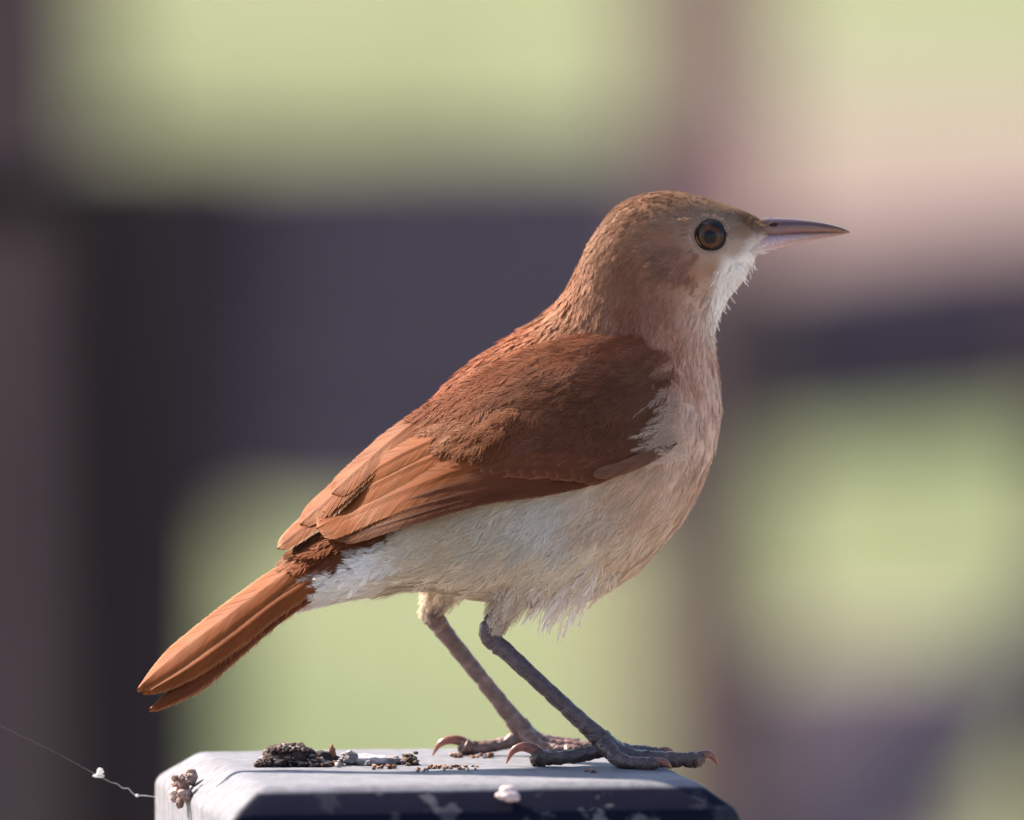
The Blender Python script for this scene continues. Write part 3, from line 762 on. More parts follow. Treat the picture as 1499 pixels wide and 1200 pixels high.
# scapulars and lesser coverts on the wing surface
SCAP = [(990, 522), (930, 488), (850, 486), (770, 514), (700, 552), (645, 588), (662, 618), (700, 640), (745, 652), (800, 640), (860, 640), (930, 645), (975, 615)]
ribw = Ribbons()
cand = np.stack([rng.uniform(600, 1000, 12000), rng.uniform(480, 660, 12000)], -1)
cand = cand[in_poly(cand[:, 0], cand[:, 1], SCAP)][:2600]
cw = WN(cand[:, 0], cand[:, 1]); cn = WN.frame(cand[:, 0], cand[:, 1])
bw = np.array([(hit(*c)[0] if hit(*c)[0] is not None else 1e3) for c in cand])
low = np.clip((cand[:, 1] - 560) / 60, 0, 1) * np.clip((cand[:, 0] - 700) / 60, 0, 1)
cw = np.minimum(cw, bw - 1) - 3 - 8 * np.clip((770 - cand[:, 0]) / 90, 0, 1)
tg = norm(np.stack([-.86 + 0 * cw, .34 + .26 * (cand[:, 0] - 620) / 370, 0 * cw], -1))
fade = np.clip((cand[:, 0] - 640) / 330, 0, 1)[:, None]
cc = paint(cand[:, 0], cand[:, 1], 4.0, True)[:, :3]
front = np.clip((cand[:, 0] - 930) / 60, 0, 1)
sprout(ribw, np.concatenate([cand, cw[:, None]], -1), tg, cn, 50 + 14 * (1 - fade[:, 0]), 10 + 3 * (1 - fade[:, 0]) - 2 * front + 3 * low, .09 - .04 * low, cc, 32, .15, 260., .75, .10)
# buff breast-side plumes folding over the bend of the wing
q_ = np.stack([rng.normal(992, 11, 46), rng.uniform(560, 672, 46)], -1)
qz = np.minimum(WN(q_[:, 0], q_[:, 1]), [(h if (h := hit(*p_)[0]) is not None else 1e3) for p_ in q_]) - 4
qt = norm(np.stack([-.9 + rng.normal(0, .08, 46), .28 + (660 - q_[:, 1]) / 110 * .35 + rng.normal(0, .12, 46), np.zeros(46)], -1))
ribp = Ribbons()
sprout(ribp, np.concatenate([q_, qz[:, None]], -1), qt, WN.frame(q_[:, 0], q_[:, 1]), rng.uniform(40, 74, 46), rng.uniform(5, 9, 46), np.full(46, .10), paint(q_[:, 0] + 22, q_[:, 1] + 6)[:, :3] * rng.uniform(.7, .95, (46, 1)), 26, .34, 330., .42, .05)
ribp.build('breast_side_plumage', pm_loose, bird, 'stuff')
# ragged scapular ends over the tertials
e = np.array([(655, 612), (675, 622), (690, 630), (710, 635), (665, 632), (700, 618), (720, 622), (680, 605), (735, 612), (650, 600), (760, 600), (740, 628), (660, 618), (695, 640)], float)
e = np.repeat(e, 3, 0) + rng.normal(0, 5, (len(e) * 3, 2))
ez = WN(e[:, 0], e[:, 1]) - 12
sprout(ribw, np.concatenate([e, ez[:, None]], -1), np.tile([-.88, .46, 0.], (len(e), 1)), WN.frame(e[:, 0], e[:, 1]), np.full(len(e), 46.), np.full(len(e), 10.), np.full(len(e), .10),
       np.tile(lin(130, 80, 52), (len(e), 1)), 28, .2, 300., .75, .2)
ribw.build('covert_plumage', pm, wing, 'stuff')

# far wing: lies behind the near one, its long feathers show over the back
def yawf(u): return (u - 720) * .22
fctl = []
gap = crom([(640, 596), (600, 620), (560, 662), (512, 712), (466, 764), (415, 802)], 10)
for (uu, vv) in gap:
    for e_, dz in ((-14, -22), (0, -6), (16, 16), (34, 52)):
        fctl.append((uu - .72 * e_, vv - .69 * e_, yawf(uu) + dz))
WF = TPS(fctl, 2.0)
class FarSide:
    """the far flank of the body, for the part of the far wing that this view hides"""
    def __call__(s, u, v):
        out = np.zeros(np.shape(u))
        it = np.nditer(out, flags=['multi_index'])
        for _ in it:
            z, _n = hit(float(u[it.multi_index]), float(v[it.multi_index]), True)
            out[it.multi_index] = (z if z is not None else yawf(u[it.multi_index]) + 30) + 10
        return out
farc = []
fs = FarSide()
fu = np.array([940, 900, 850, 800, 750, 700, 650, 900, 850, 800, 750, 700, 650, 600, 560, 820, 760, 700, 640, 590, 540, 520.]); fv = np.array([560, 530, 530, 545, 565, 595, 635, 620, 610, 610, 630, 655, 685, 690, 715, 690, 700, 715, 735, 750, 768, 740.])
WFF = TPS(np.stack([fu, fv, fs(fu, fv)], -1), 8)
_fr = WFF.frame
WFF.frame = lambda u, v, e=2.: -_fr(u, v, e)
far = shell('wing', [(950, 545), (900, 520), (850, 515), (775, 545), (700, 585), (640, 622), (580, 672), (520, 730)],
            [(945, 620), (900, 665), (860, 685), (800, 698), (740, 708), (680, 724), (600, 750), (530, 775)], WFF, 6, RUFD, bird)
for pts, hw, off in [([(880, 670), (760, 700), (640, 735), (520, 780)], 18, (6, 8)), ([(860, 640), (740, 670), (630, 710), (510, 765)], 22, (9, 12)), ([(820, 600), (720, 640), (620, 690), (515, 750)], 24, (12, 16))]:
    feather('flight_feather', pts, hw, WFF, off, RUFD, far, fm, nb=60)
candf = np.stack([rng.uniform(640, 960, 2500), rng.uniform(500, 690, 2500)], -1); candf = candf[in_poly(candf[:, 0], candf[:, 1], WINGIN)][:420]
ribf = Ribbons()
sprout(ribf, np.concatenate([candf, WFF(candf[:, 0], candf[:, 1])[:, None] + 3], -1), np.tile([-.86, .5, 0.], (len(candf), 1)), WFF.frame(candf[:, 0], candf[:, 1]), np.full(len(candf), 60.), np.full(len(candf), 17.),
       np.full(len(candf), .2), np.tile(lin(106, 60, 40), (len(candf), 1)), 22, .14, 260., 1.0)
ribf.build('covert_plumage', pm, far, 'stuff')
for nm, pts, hw, off, c, ed in [
    ('flight_feather', [(565, 690), (520, 738), (468, 778), (424, 800)], 13, (-16, -14), (84, 46, 29), (104, 62, 42)),
    ('flight_feather', [(648, 590), (600, 629), (555, 668), (505, 714), (455, 761), (406, 801)], (10, 15, 18, 18, 16, 12), (-3, -2), (122, 64, 31), (196, 152, 116)),
    ('flight_feather', [(648, 590), (600, 628), (555, 666), (505, 711), (440, 768)], (10, 15, 17, 17, 15), (-2, 1, 1), (128, 68, 33), (166, 108, 70)),
    ('flight_feather', [(662, 578), (620, 610), (575, 646), (530, 686), (488, 724)], (9, 14, 16, 16, 15), (-2, 3, 3), (126, 68, 34), (164, 106, 70))]:
    feather(nm, pts, hw, WF, off, c, far, fm, tip=.35, edge=ed, nb=110, camber=1.4)

# ------------------------------------------------------------------ tail
tctl = []
for (uu, vv) in crom([(470, 810), (400, 865), (330, 920), (265, 975), (205, 1020)], 8):
    for e_, dz in ((-40, -40), (-20, -31), (0, -15), (20, 11), (36, 46)):
        tctl.append((uu - .62 * e_, vv - .78 * e_, yawf(uu) + dz))
WT = TPS(tctl, 2.0)
tail = feather('tail', [(510, 780), (402, 856), (330, 910), (262, 962), (206, 1011)], (15, 21, 22, 19, 11), WT, (4, 6), (132, 71, 35), bird, fm, tip=.9, edge=(190, 136, 98), nb=170, camber=5)
for pts, hw, off, c, ed in [
    ([(525, 808), (415, 876), (345, 930), (280, 977), (220, 1012)], (14, 17, 17, 14, 8), (1, 2), (124, 66, 32), (172, 116, 80)),
    ([(520, 818), (412, 884), (345, 936), (285, 988), (219, 1032)], (12, 16, 19, 18, 10), (-8, -9), (100, 51, 29), (190, 124, 84)),
    ([(525, 800), (410, 870), (338, 922), (272, 968), (212, 1012)], (14, 18, 18, 15, 10), (0, 1), (121, 65, 32), (170, 110, 72))]:
    feather('tail_feather', pts, hw, WT, off, c, tail, fm, tip=.9, edge=ed, nb=150, camber=5, edge_var=.10)
# upper tail coverts over the tail base, white undertail coverts beneath
n = 90
e = np.stack([rng.uniform(440, 560, n), rng.uniform(-1, 1, n)], -1)
cu = e[:, 0]; cv = 815 - (cu - 440) * .52 + e[:, 1] * 14
cz = np.minimum(WT(cu, cv) - 7, [(h if (h := hit(a_, b_)[0]) is not None else 1e3) - 2 for a_, b_ in zip(cu, cv)])
sprout(rib, np.stack([cu, cv, cz], -1), np.tile([-.80, .60, 0.], (n, 1)), WT.frame(cu, cv), np.full(n, 52.), np.full(n, 11.), np.full(n, .08), np.tile(lin(124, 70, 42), (n, 1)), 24, .18, 400., .9, .2)
rib.build('plumage', pm, bird, 'stuff')
ribl.build('belly_plumage', pm_loose, bird, 'stuff')

# ------------------------------------------------------------------ bill
def loft(secs, n, m, colfun, name, mat, parent, cap=True):
    """secs rows: u, v_top, v_bottom, halfwidth ; w centre = head plane"""
    r = crom(secs, n); a = np.linspace(0, 2 * np.pi, m, endpoint=False)
    w0 = float(yaw(np.array(1120.)))
    P = np.zeros((n, m, 3)); P[..., 0] = r[:, :1]
    P[..., 1] = (r[:, 1:2] + r[:, 2:3]) / 2 - (r[:, 2:3] - r[:, 1:2]) / 2 * np.cos(a)
    P[..., 2] = w0 - r[:, 3:4] * np.sin(a)
    C = colfun(r, a)
    V = np.vstack([P.reshape(-1, 3), P[0].mean(0), P[-1].mean(0)]); C = np.vstack([C.reshape(-1, 3), C[0, 0], C[-1, 0]])
    F = [tuple(f) for f in grid_faces(n, m, True)] + [(n * m, (j + 1) % m, j) for j in range(m)] + [(n * m + 1, (n - 1) * m + j, (n - 1) * m + (j + 1) % m) for j in range(m)]
    return mesh_obj(name, to_world(V), F, mat, parent, C, local=LOC)
horn = col_mat('horn', .32, .5, .12, .15, 1500, .25, var=.18)
def upc(r, a):
    f = np.clip((r[:, 0] - 1110) / 134, 0, 1)[:, None, None]; dn = (.5 - .5 * np.cos(a))[None, :, None]
    c = lin(66, 44, 56) * (1 - f) + lin(70, 50, 46) * f
    low = lin(134, 104, 112) * (1 - f) + lin(150, 108, 84) * f
    return c * (1 - dn ** 1.5) + low * dn ** 1.5
def loc(r, a):
    f = np.clip((r[:, 0] - 1095) / 145, 0, 1)[:, None, None]; dn = (.5 - .5 * np.cos(a))[None, :, None]
    c = lin(186, 166, 178) * (1 - f) + lin(150, 106, 84) * f
    return np.broadcast_to(c, c.shape[:1] + (len(a), 3)) * (1 - .12 * dn)
bill = loft([(1100, 322, 350, 18), (1118, 319, 347, 18), (1136, 318.5, 345, 16.5), (1165, 320, 341.5, 12.5), (1195, 323.5, 340, 9), (1220, 328.5, 339.5, 6), (1236, 333.5, 339.8, 3.4), (1245, 338, 340, .8)], 40, 28, upc, 'bill', horn, bird)
loft([(1080, 364, 376, 10), (1094, 354, 371, 16), (1112, 344, 369, 18), (1135, 341.5, 364, 14.5), (1165, 340.5, 357, 10.5), (1195, 339.5, 349.5, 7), (1220, 339, 345, 4.5), (1240, 339.2, 341, 1)], 40, 24, loc, 'lower_mandible', horn, bill)
# nostril
def ball(c, r, mat, name, parent, seg=16, colr=None, squash=(1, 1, 1)):
    a = np.linspace(0, np.pi, seg)[:, None]; b = np.linspace(0, 2 * np.pi, seg * 2, endpoint=False)[None]
    P = np.stack([np.sin(a) * np.cos(b) * r * squash[0], np.cos(a) * r * squash[1] + 0 * b, np.sin(a) * np.sin(b) * r * squash[2]], -1) + np.array(c)
    return mesh_obj(name, to_world(P.reshape(-1, 3)), grid_faces(seg, seg * 2, True), mat, parent, None if colr is None else np.broadcast_to(lin(*colr), P.shape), local=LOC)
w0 = float(yaw(np.array(1120.)))
skin = col_mat('dark_skin', .7, .15, 0, .3, 1800)
ball((1132, 328.5, w0 - 14.5), 4.2, skin, 'nostril', bill, 10, (52, 22, 26), (1.9, 1, .8))

# ------------------------------------------------------------------ eyes
def eye_mat(ctr):
    m, t, p = new_mat('eye_glass')
    tc = N(t, 'ShaderNodeTexCoord'); vm = N(t, 'ShaderNodeVectorMath', operation='DISTANCE')
    sx = N(t, 'ShaderNodeMapping'); sx.inputs['Scale'].default_value = (1, 0, 1)
    t.links.new(tc.outputs['Object'], sx.inputs[0]); t.links.new(sx.outputs[0], vm.inputs[0])
    vm.inputs[1].default_value = (ctr[0], 0, ctr[2])
    mr = N(t, 'ShaderNodeMapRange'); mr.inputs[2].default_value = 24 * S; t.links.new(vm.outputs['Value'], mr.inputs[0])
    r = N(t, 'ShaderNodeValToRGB'); el = r.color_ramp.elements
    el[0].position = 0; el[0].color = (.002, .002, .003, 1)
    el[1].position = .37; el[1].color = (.002, .002, .003, 1)
    for ps, c in ((.42, (.055, .022, .008)), (.58, (.095, .034, .010)), (.70, (.038, .014, .006)), (.90, (.006, .004, .005)), (1, (.004, .004, .006))):  # limb shading painted in: iris colour fades to near black at the rim
        x = el.new(ps); x.color = (*c, 1)
    t.links.new(mr.outputs[0], r.inputs[0])
    n = N(t, 'ShaderNodeTexNoise'); n.inputs['Scale'].default_value = 2600; t.links.new(tc.outputs['Object'], n.inputs['Vector'])
    mul = N(t, 'ShaderNodeMix', data_type='RGBA', blend_type='MULTIPLY'); mul.inputs[0].default_value = .6
    t.links.new(r.outputs[0], mul.inputs[6]); t.links.new(n.outputs[0], mul.inputs[7])
    t.links.new(mul.outputs[2], p.inputs['Base Color'])
    p.inputs['Roughness'].default_value = .25; p.inputs['Coat Weight'].default_value = .30; p.inputs['Coat Roughness'].default_value = .03; p.inputs['Specular IOR Level'].default_value = .1
    return m
for far_ in (False, True):
    z, n_ = hit(*EYE, far_)
    sgn = -1 if not far_ else 1
    c = (EYE[0], EYE[1], z - sgn * 10)
    lc = to_world(np.array(c)) - LOC
    eye = ball(c, 27, eye_mat(lc), 'eye', bird, 32)
    # eyelid ring and pale lashes of short feathers round it
    a = np.linspace(0, 2 * np.pi, 48, endpoint=False); bb = np.linspace(0, 2 * np.pi, 12, endpoint=False)
    Rr = 19.8 + 1.2 * np.cos(2 * a + .4)
    P = np.zeros((48, 12, 3)); rt = 2.1
    P[..., 0] = c[0] + (Rr[:, None] + rt * np.cos(bb)) * np.cos(a)[:, None] * 1.05
    P[..., 1] = c[1] + (Rr[:, None] + rt * np.cos(bb)) * np.sin(a)[:, None]
    nz_ = n_.z if abs(n_.z) > .2 else .2
    P[..., 2] = c[2] + sgn * (18.0 + .8 * rt * np.sin(bb)) - .45 * (n_.x * (P[..., 0] - c[0]) + n_.y * (P[..., 1] - c[1])) / nz_
    f = np.concatenate([grid_faces(48, 12, True), np.stack([47 * 12 + np.arange(12), 47 * 12 + (np.arange(12) + 1) % 12, (np.arange(12) + 1) % 12, np.arange(12)], -1)])
    mesh_obj('eyelid', to_world(P.reshape(-1, 3)), f, skin, eye, np.broadcast_to(lin(34, 26, 27), P.shape), local=LOC)
    rl = Ribbons(); n = 130
    th = rng.uniform(0, 2 * np.pi, n); rr_ = 25 + rng.uniform(-1, 4, n)
    pu = EYE[0] + rr_ * np.cos(th) * 1.03; pv = EYE[1] + rr_ * np.sin(th)
    pz = np.array([hit(x, y, far_)[0] for x, y in zip(pu, pv)]) + sgn * 2.5
    tg = np.stack([np.cos(th) * .35 - .75 + .3 * np.cos(th), np.sin(th) * .9 + .1, 0 * th], -1)
    nn = norm(np.stack([np.cos(th) * .3, np.sin(th) * .3, np.full(n, sgn * 1.)], -1))
    pale = np.where(np.sin(th)[:, None] > -.3, lin(180, 160, 148), lin(160, 136, 122))
    sprout(rl, np.stack([pu, pv, pz], -1), norm(tg), nn, np.full(n, 9.), np.full(n, 2.4), np.full(n, .12), pale * rng.uniform(.75, 1.05, (n, 1)), 12, .2, 120., .9)
    rl.build('eye_ring', pm, eye, 'stuff')

# ------------------------------------------------------------------ legs
def tube(pts, n=60, m=18, scute=0, amp=.07, rough=.05, colr=((90, 76, 80), (90, 76, 80)), flat=1.0, seed=0):
    """pts rows u,v,w,r -> verts, faces, colours in drawing units"""
    r = crom(pts, n); c = r[:, :3]; rad = r[:, 3]
    d = norm(np.gradient(c, axis=0)); ref = np.tile([0., 0., -1.], (n, 1)); s1 = norm(np.cross(d, ref)); s2 = np.cross(s1, d)
    a = np.linspace(0, 2 * np.pi, m, endpoint=False)
    ln = np.r_[0, np.cumsum(np.linalg.norm(np.diff(c, axis=0), axis=1))]
    rr = rad[:, None] * np.ones(m)
    if scute:
        ph = (ln / scute); saw = (ph - np.floor(ph)); prof = np.where(saw < .15, saw / .15, 1 - .35 * (saw - .15))
        front = .5 + .5 * np.cos(a[None] - .6)
        rr = rr * (1 + amp * (prof[:, None] - .6) * front)
    g_ = np.random.default_rng(seed); nz = g_.normal(0, 1, (n, m)); nz = (nz + np.roll(nz, 1, 1) + np.roll(nz, 1, 0) + np.roll(nz, -1, 0)) / 2
    rr = rr * (1 + rough * nz)
    P = c[:, None] + s1[:, None] * (rr * np.cos(a))[..., None] + s2[:, None] * (rr * np.sin(a) * flat)[..., None]
    f = np.linspace(0, 1, n)[:, None, None]; C = lin(*colr[0]) * (1 - f) + lin(*colr[1]) * f
    C = C * (1 + .12 * nz[..., None])
    if scute: C = C * (1 + .26 * ((saw > .0) & (saw < .16))[:, None, None])
    V = np.vstack([P.reshape(-1, 3), c[:1], c[-1:]]); Cc = np.vstack([np.broadcast_to(C, P.shape).reshape(-1, 3), C[0, :1], C[-1, :1]])
    F = [tuple(q) for q in grid_faces(n, m, True)] + [(n * m, (j + 1) % m, j) for j in range(m)] + [(n * m + 1, (n - 1) * m + j, (n - 1) * m + (j + 1) % m) for j in range(m)]
    return V, F, Cc
def join(parts):
    V, F, C, o = [], [], [], 0
    for v_, f_, c_ in parts:
        V.append(v_); C.append(c_); F += [tuple(i + o for i in q) for q in f_]; o += len(v_)
    return np.vstack(V), F, np.vstack(C)
legm = col_mat('scaly_leg', .42, .45, .06, .35, 480, .05, True, .3)
clawm = col_mat('claw_horn', .3, .5, .35, .1, 900, .3, False, .2)
tib = Ribbons()
def leg(ankle, tars_end, w_a, w_f, front, hind, claws, cT, cF, tibia, side_toes, seed):
    parts = [tube(tibia, 24, 20, 0, 0, .05, ((190, 168, 148), cT), seed=seed)]
    (au, av), (tu, tv) = ankle, tars_end
    L_ = [(au + 16, av - 52, w_a, 10), (au + 1, av - 24, w_a, 13), (au - 2, av - 6, w_a, 15), (au + 7, av + 8, w_a, 14)]
    for f in (.12, .3, .5, .7, .86, 1.0):
        L_.append((au + (tu - au) * f, av + (tv - av) * f, w_a + (w_f - w_a) * f, (12.5, 11.8, 11.4, 11.6, 12.6, 14.5)[int(round((.12, .3, .5, .7, .86, 1.0).index(f)))]))
    L_.append((tu + 10, tv + 12, w_f, 13))
    parts.append(tube(L_, 110, 20, 34, .22, .03, (cT, cT), seed=seed + 1))
    parts.append(tube(front, 60, 18, 13, .16, .07, (cT, cF), seed=seed + 2))
    parts.append(tube(hind, 44, 18, 12, .14, .08, (cT, cF), seed=seed + 3))
    for k_, s_ in enumerate(side_toes): parts.append(tube(s_, 44, 16, 12, .14, .07, (cT, cF), seed=seed + 4 + k_))
    V, F, C = join(parts)
    lg = mesh_obj('leg', to_world(V), F, legm, bird, C, local=LOC)
    for cpts in claws:
        V, F, C = tube(cpts, 26, 14, 0, 0, .01, ((118, 74, 70), (168, 112, 92)), .8, seed)
        mesh_obj('claw', to_world(V), F, clawm, lg, C, local=LOC)
    return lg
W1 = -100
leg((719, 932), (884, 1084), -86, W1,
    [(878, 1078, W1, 15), (905, 1100, W1, 14), (935, 1107, W1, 12.5), (970, 1109, W1, 11.5), (1000, 1109.5, W1, 10.5), (1018, 1109, W1, 12), (1030, 1106, W1, 8)],
    [(890, 1088, W1, 13), (862, 1100, W1, 10.5), (830, 1105.5, W1, 9.5), (803, 1107, W1, 10.5), (788, 1106, W1, 14), (780, 1100, W1, 8)],
    [[(1022, 1105, W1, 8), (1034, 1102, W1, 6.5), (1043, 1106, W1, 4.5), (1050, 1118, W1, .8)],
     [(792, 1104, W1, 9), (779, 1094, W1, 8), (763, 1091, W1, 6.5), (750, 1098, W1, 4.5), (741, 1115, W1, .8)],
     [(962, 1101, -38, 6), (974, 1097, -36, 5), (983, 1101, -35, 3.5), (988, 1109, -35, .7)],
     [(952, 1114, -152, 7), (966, 1111, -155, 6), (976, 1115, -156, 4), (982, 1122, -157, .7)]],
    (74, 60, 63), (78, 62, 60),
    [(764, 840, -80, 38), (748, 872, -84, 28), (731, 900, -86, 19), (719, 922, -86, 14), (717, 934, -86, 13)],
    [[(880, 1080, -95, 13), (905, 1094, -70, 10), (935, 1099, -50, 9), (962, 1102, -38, 9), (972, 1101, -36, 6)],
     [(884, 1088, -106, 13), (905, 1108, -128, 11), (932, 1113.5, -146, 9.5), (952, 1114, -152, 10), (963, 1113, -154, 6)]], 11)
W2 = 108
leg((636, 908), (764, 1070), 92, W2,
    [(760, 1062, W2, 14), (780, 1082, W2, 12), (806, 1093, W2, 10.5), (840, 1096, W2, 10), (868, 1097, W2, 10), (880, 1095, W2, 7)],
    [(770, 1074, W2, 12), (745, 1088, W2, 10), (718, 1095, W2, 9), (694, 1097, W2, 10), (681, 1096, W2, 12.5), (673, 1091, W2, 8)],
    [[(684, 1093, W2, 8.5), (670, 1086, W2, 7.5), (655, 1086, W2, 6.2), (642, 1093, W2, 4.2), (632, 1109, W2, .8)],
     [(874, 1093, W2, 7), (886, 1091, W2, 5.5), (894, 1095, W2, 4), (900, 1104, W2, .7)]],
    (112, 88, 84), (108, 80, 74),
    [(660, 830, 80, 34), (648, 858, 86, 25), (636, 882, 91, 17), (630, 900, 92, 14), (633, 912, 92, 13)],
    [[(762, 1066, 112, 12), (785, 1084, 135, 10), (812, 1090, 152, 9), (838, 1092, 160, 9), (850, 1091, 163, 6)],
     [(766, 1072, 104, 12), (785, 1092, 84, 10), (812, 1099, 66, 9), (838, 1100.5, 58, 9), (850, 1100, 55, 6)]], 31)
# short feathers on the thighs
for (pts, w_, cnt, c) in (([(768, 838, -90, 38), (750, 872, -88, 27), (733, 900, -86, 18), (722, 920, -86, 14)], -86, 190, (214, 196, 176)), ([(664, 832, 80, 34), (650, 858, 86, 25), (637, 880, 91, 17), (631, 896, 92, 14)], 92, 150, (216, 200, 180))):
    r_ = crom(pts, 60); k_ = rng.integers(0, 52, cnt); th = rng.uniform(-np.pi, np.pi, cnt)
    d_ = norm(np.gradient(r_[:, :3], axis=0))[k_]; s1 = norm(np.cross(d_, [0., 0., -1.])); s2 = np.cross(s1, d_)
    nn = s1 * np.cos(th)[:, None] + s2 * np.sin(th)[:, None]
    P_ = r_[k_, :3] + nn * r_[k_, 3:4]
    sprout(tib, P_, d_, nn, np.interp(k_, [0, 51], [44, 22]), np.interp(k_, [0, 51], [8, 4]), np.full(cnt, .06), np.tile(lin(*c), (cnt, 1)), 24, .22, 400., .55, .1)
tib.build('thigh_plumage', pm_loose, bird, 'stuff')

# ------------------------------------------------------------------ debris on the post
def ico(sub=2):
    import bmesh
    bm = bmesh.new(); bmesh.ops.create_icosphere(bm, subdivisions=sub, radius=1)
    V = np.array([v_.co[:] for v_ in bm.verts]); F = [tuple(v_.index for v_ in f.verts) for f in bm.faces]; bm.free()
    return V, F
ICO2, ICO3 = ico(2), ico(3)
def lump(c, r, rough=.35, seed=0, big=False):
    V, F = ICO3 if big else ICO2
    off = Vector((seed * 3.7, seed * 1.3, seed * 2.1))
    k = np.array([1 + rough * (mnoise.noise(Vector(p) * 1.6 + off) + .6 * mnoise.noise(Vector(p) * 3.7 + off) + .35 * mnoise.noise(Vector(p) * 8 + off)) for p in V])
    return np.asarray(c) + V * k[:, None] * np.asarray(r), F
def clump(name, lumps, mat, label, cat, colr, contrast=.35):
    V, F, C, o = [], [], [], 0
    for i, (c, r, rg, big) in enumerate(lumps):
        v_, f_ = lump(c, r, rg, i + len(label), big)
        V.append(v_); F += [tuple(q + o for q in f) for f in f_]; o += len(v_)
        cc = colr[i % len(colr)] if isinstance(colr, list) else colr
        C.append(np.tile(lin(*cc) * random.uniform(1 - contrast, 1 + contrast), (len(v_), 1)))
    V = to_world(np.vstack(V)); b = np.array([V[:, 0].mean(), V[:, 1].mean(), V[:, 2].min()])
    ob = mesh_obj(name, V, F, mat, None, np.vstack(C), local=b); ob.location = b
    return tag(ob, label, cat)
mud = col_mat('crumbly_mud', .9, .2, 0, .8, 1400, 0, False, .5)
drop_m = col_mat('chalky_dropping', .8, .3, .1, .6, 1100, 0, False, .25)
def pile(u0, u1, w_, hfun, n, rmin, rmax, seed):
    r_ = random.Random(seed); out = []
    for _ in range(n):
        uu = r_.uniform(u0, u1); ww = w_ + r_.uniform(-28, 28); h = hfun(uu) * max(0, 1 - abs(ww - w_) / 40); rr = r_.uniform(rmin, rmax)
        out.append(((uu, VTOP(ww) - r_.uniform(0, max(h - rr, 0)) - rr * .5, ww), (rr * r_.uniform(.8, 1.6), rr * r_.uniform(.6, 1.1), rr), .95, False))
    return out
hA = lambda u: 30 * math.exp(-((u - 425) / 34) ** 2) + 6
clump('mud_clump', [((424, VTOP(-70) - 12, -70), (36, 20, 26), .3, True), ((466, VTOP(-60) - 8, -60), (24, 13, 20), .4, True)] + pile(376, 500, -78, hA, 170, 2, 6, 3) + [((425 + 34 * math.sin(k * 2.4) * (k / 60) ** .5, VTOP(-80) - 20 - 10 * math.cos(math.pi / 2 * (k / 60) ** .5), -72 + 26 * math.cos(k * 2.4) * (k / 60) ** .5), (random.uniform(2.5, 6), random.uniform(2, 4.5), 4.5), .95, False) for k in range(60)], mud,
      'dark crumbly clump of dried mud on the post behind the tail', 'mud clump', [(70, 56, 54), (46, 37, 40), (120, 106, 104), (58, 42, 38), (150, 136, 134)])
hB = lambda u: 20 * math.exp(-((u - 515) / 22) ** 2) + 8
clump('bird_dropping', [((514, VTOP(-62) - 9, -62), (14, 10, 13), .45, True), ((545, VTOP(-58) - 6, -58), (30, 10, 22), .35, True), ((573, VTOP(-56) - 5, -56), (16, 7, 14), .4, True)] + pile(505, 592, -62, hB, 26, 2, 4.5, 5), drop_m,
      'lumpy grey white dropping lying between the mud clump and the small dark crumb', 'dropping', [(128, 118, 122), (164, 156, 162), (130, 120, 124), (92, 74, 70)], .15)
clump('mud_crumb', [((600, VTOP(-62) - 7, -62), (9, 9, 9), .5, True)] + pile(592, 610, -62, lambda u: 20, 22, 2, 4, 8), mud, 'small upright dark crumb of mud beside the hind claw', 'mud crumb', [(86, 74, 60), (60, 48, 42), (110, 96, 80)])
clump('bark_flake', [((487, VTOP(-64) - 14, -64), (5, 15, 4), .5, True), ((478, VTOP(-64) - 8, -64), (9, 5, 5), .5, True)], mud, 'upright brown flake of bark on the dark mud clump', 'bark flake', [(140, 98, 74), (120, 84, 62)])
clump('soil_crumbs', pile(628, 700, -125, lambda u: 5, 34, 1.2, 3.4, 12) + pile(600, 690, -170, lambda u: 4, 16, 1, 2.5, 13) + pile(660, 720, 70, lambda u: 8, 20, 1.5, 3.5, 14) + pile(830, 870, -180, lambda u: 3, 3, 2, 3, 15) + pile(548, 580, -125, lambda u: 5, 10, 2, 4, 16),
      mud, 'tiny brown soil crumbs scattered round the feet', None, [(120, 86, 70), (90, 66, 58), (150, 120, 104)])['kind'] = 'stuff'
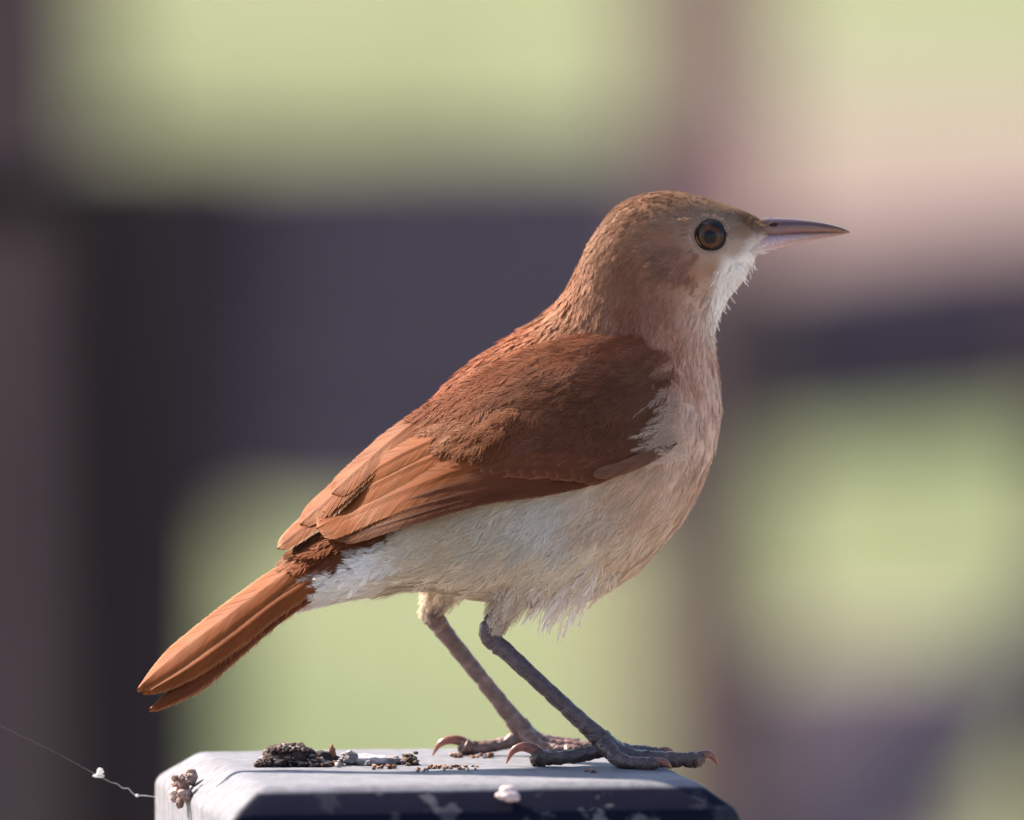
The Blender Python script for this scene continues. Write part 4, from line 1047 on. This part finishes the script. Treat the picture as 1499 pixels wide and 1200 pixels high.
# pale lump stuck on the left chamfer and white blob over the front edge
def on_post(u_, v_, front=False, lift=0):
    return (u_, v_, lift)
clump('dried_mud_lump', [((279, 1136, -60), (11, 13, 11), .3, True), ((266, 1150, -75), (12, 11, 11), .35, True), ((258, 1160, -95), (9, 9, 10), .4, True), ((273, 1160, -110), (11, 9, 11), .35, True), ((266, 1172, -125), (5, 8, 5), .4, True)]
      + [((random.uniform(254, 284), random.uniform(1130, 1170), -100 + random.uniform(-8, 8)), (random.uniform(2.5, 6), random.uniform(2.5, 5), 4), .9, False) for _ in range(22)], mud,
      'pale brown mud lump stuck on the left slope of the post', 'mud lump', [(150, 128, 122), (120, 98, 92), (176, 156, 150)], .15)
clump('bird_dropping', [((744, 1147, -412), (13, 8, 9), .3, True), ((748, 1155, -424), (14, 7, 8), .3, True), ((735, 1153, -420), (9, 5, 6), .3, True)], drop_m,
      'small white dropping hanging over the dark front edge below the feet', 'dropping', [(200, 184, 186), (186, 172, 176)], .08)

# ------------------------------------------------------------------ spider thread
def make_thread():
    pts = [(-140, 992, 60, .28), (0, 1064, 60, .28), (70, 1098, 60, .3), (122, 1126, 60, .5), (140, 1136, 60, 1.1), (152, 1142, 60, 1.1), (162, 1147, 60, .7), (170, 1149, 60, 1.2), (178, 1155, 60, 1.3), (186, 1155.5, 60, 1.3), (192, 1162, 60, 1.3), (199, 1166, 60, 1.4), (208, 1166, 60, 1.2), (219, 1167, 60, 1.0), (226, 1168, 66, .8)]
    pts = [(a_, b_, c_, r_ * .62) for a_, b_, c_, r_ in pts]
    V, F, C = tube(pts, 160, 6, 0, 0, .02, ((120, 112, 112), (200, 200, 205)))
    silk = col_mat('silk', .5, .5, .4, 0, 900, 0, False, .1)
    V = to_world(V); b = V[-1]
    o = mesh_obj('spider_thread', V, F, silk, None, C, local=b); o.location = b
    tag(o, 'thin silvery spider thread stretching left from the post', 'spider thread')
    parts = [lump((145, 1131, 60), (5, 5, 4), .25, 3, True), lump((143, 1137, 60), (8, 3, 3), .25, 5, True), lump((199, 1166, 60), (3, 2.2, 2), .2, 6, True)]
    V, F, off = [], [], 0
    for v_, f_ in parts:
        V.append(v_); F += [tuple(i + off for i in q) for q in f_]; off += len(v_)
    mesh_obj('silk_tuft', to_world(np.vstack(V)), F, silk, o, np.tile(lin(235, 232, 230), (off, 1)), local=b)
make_thread()
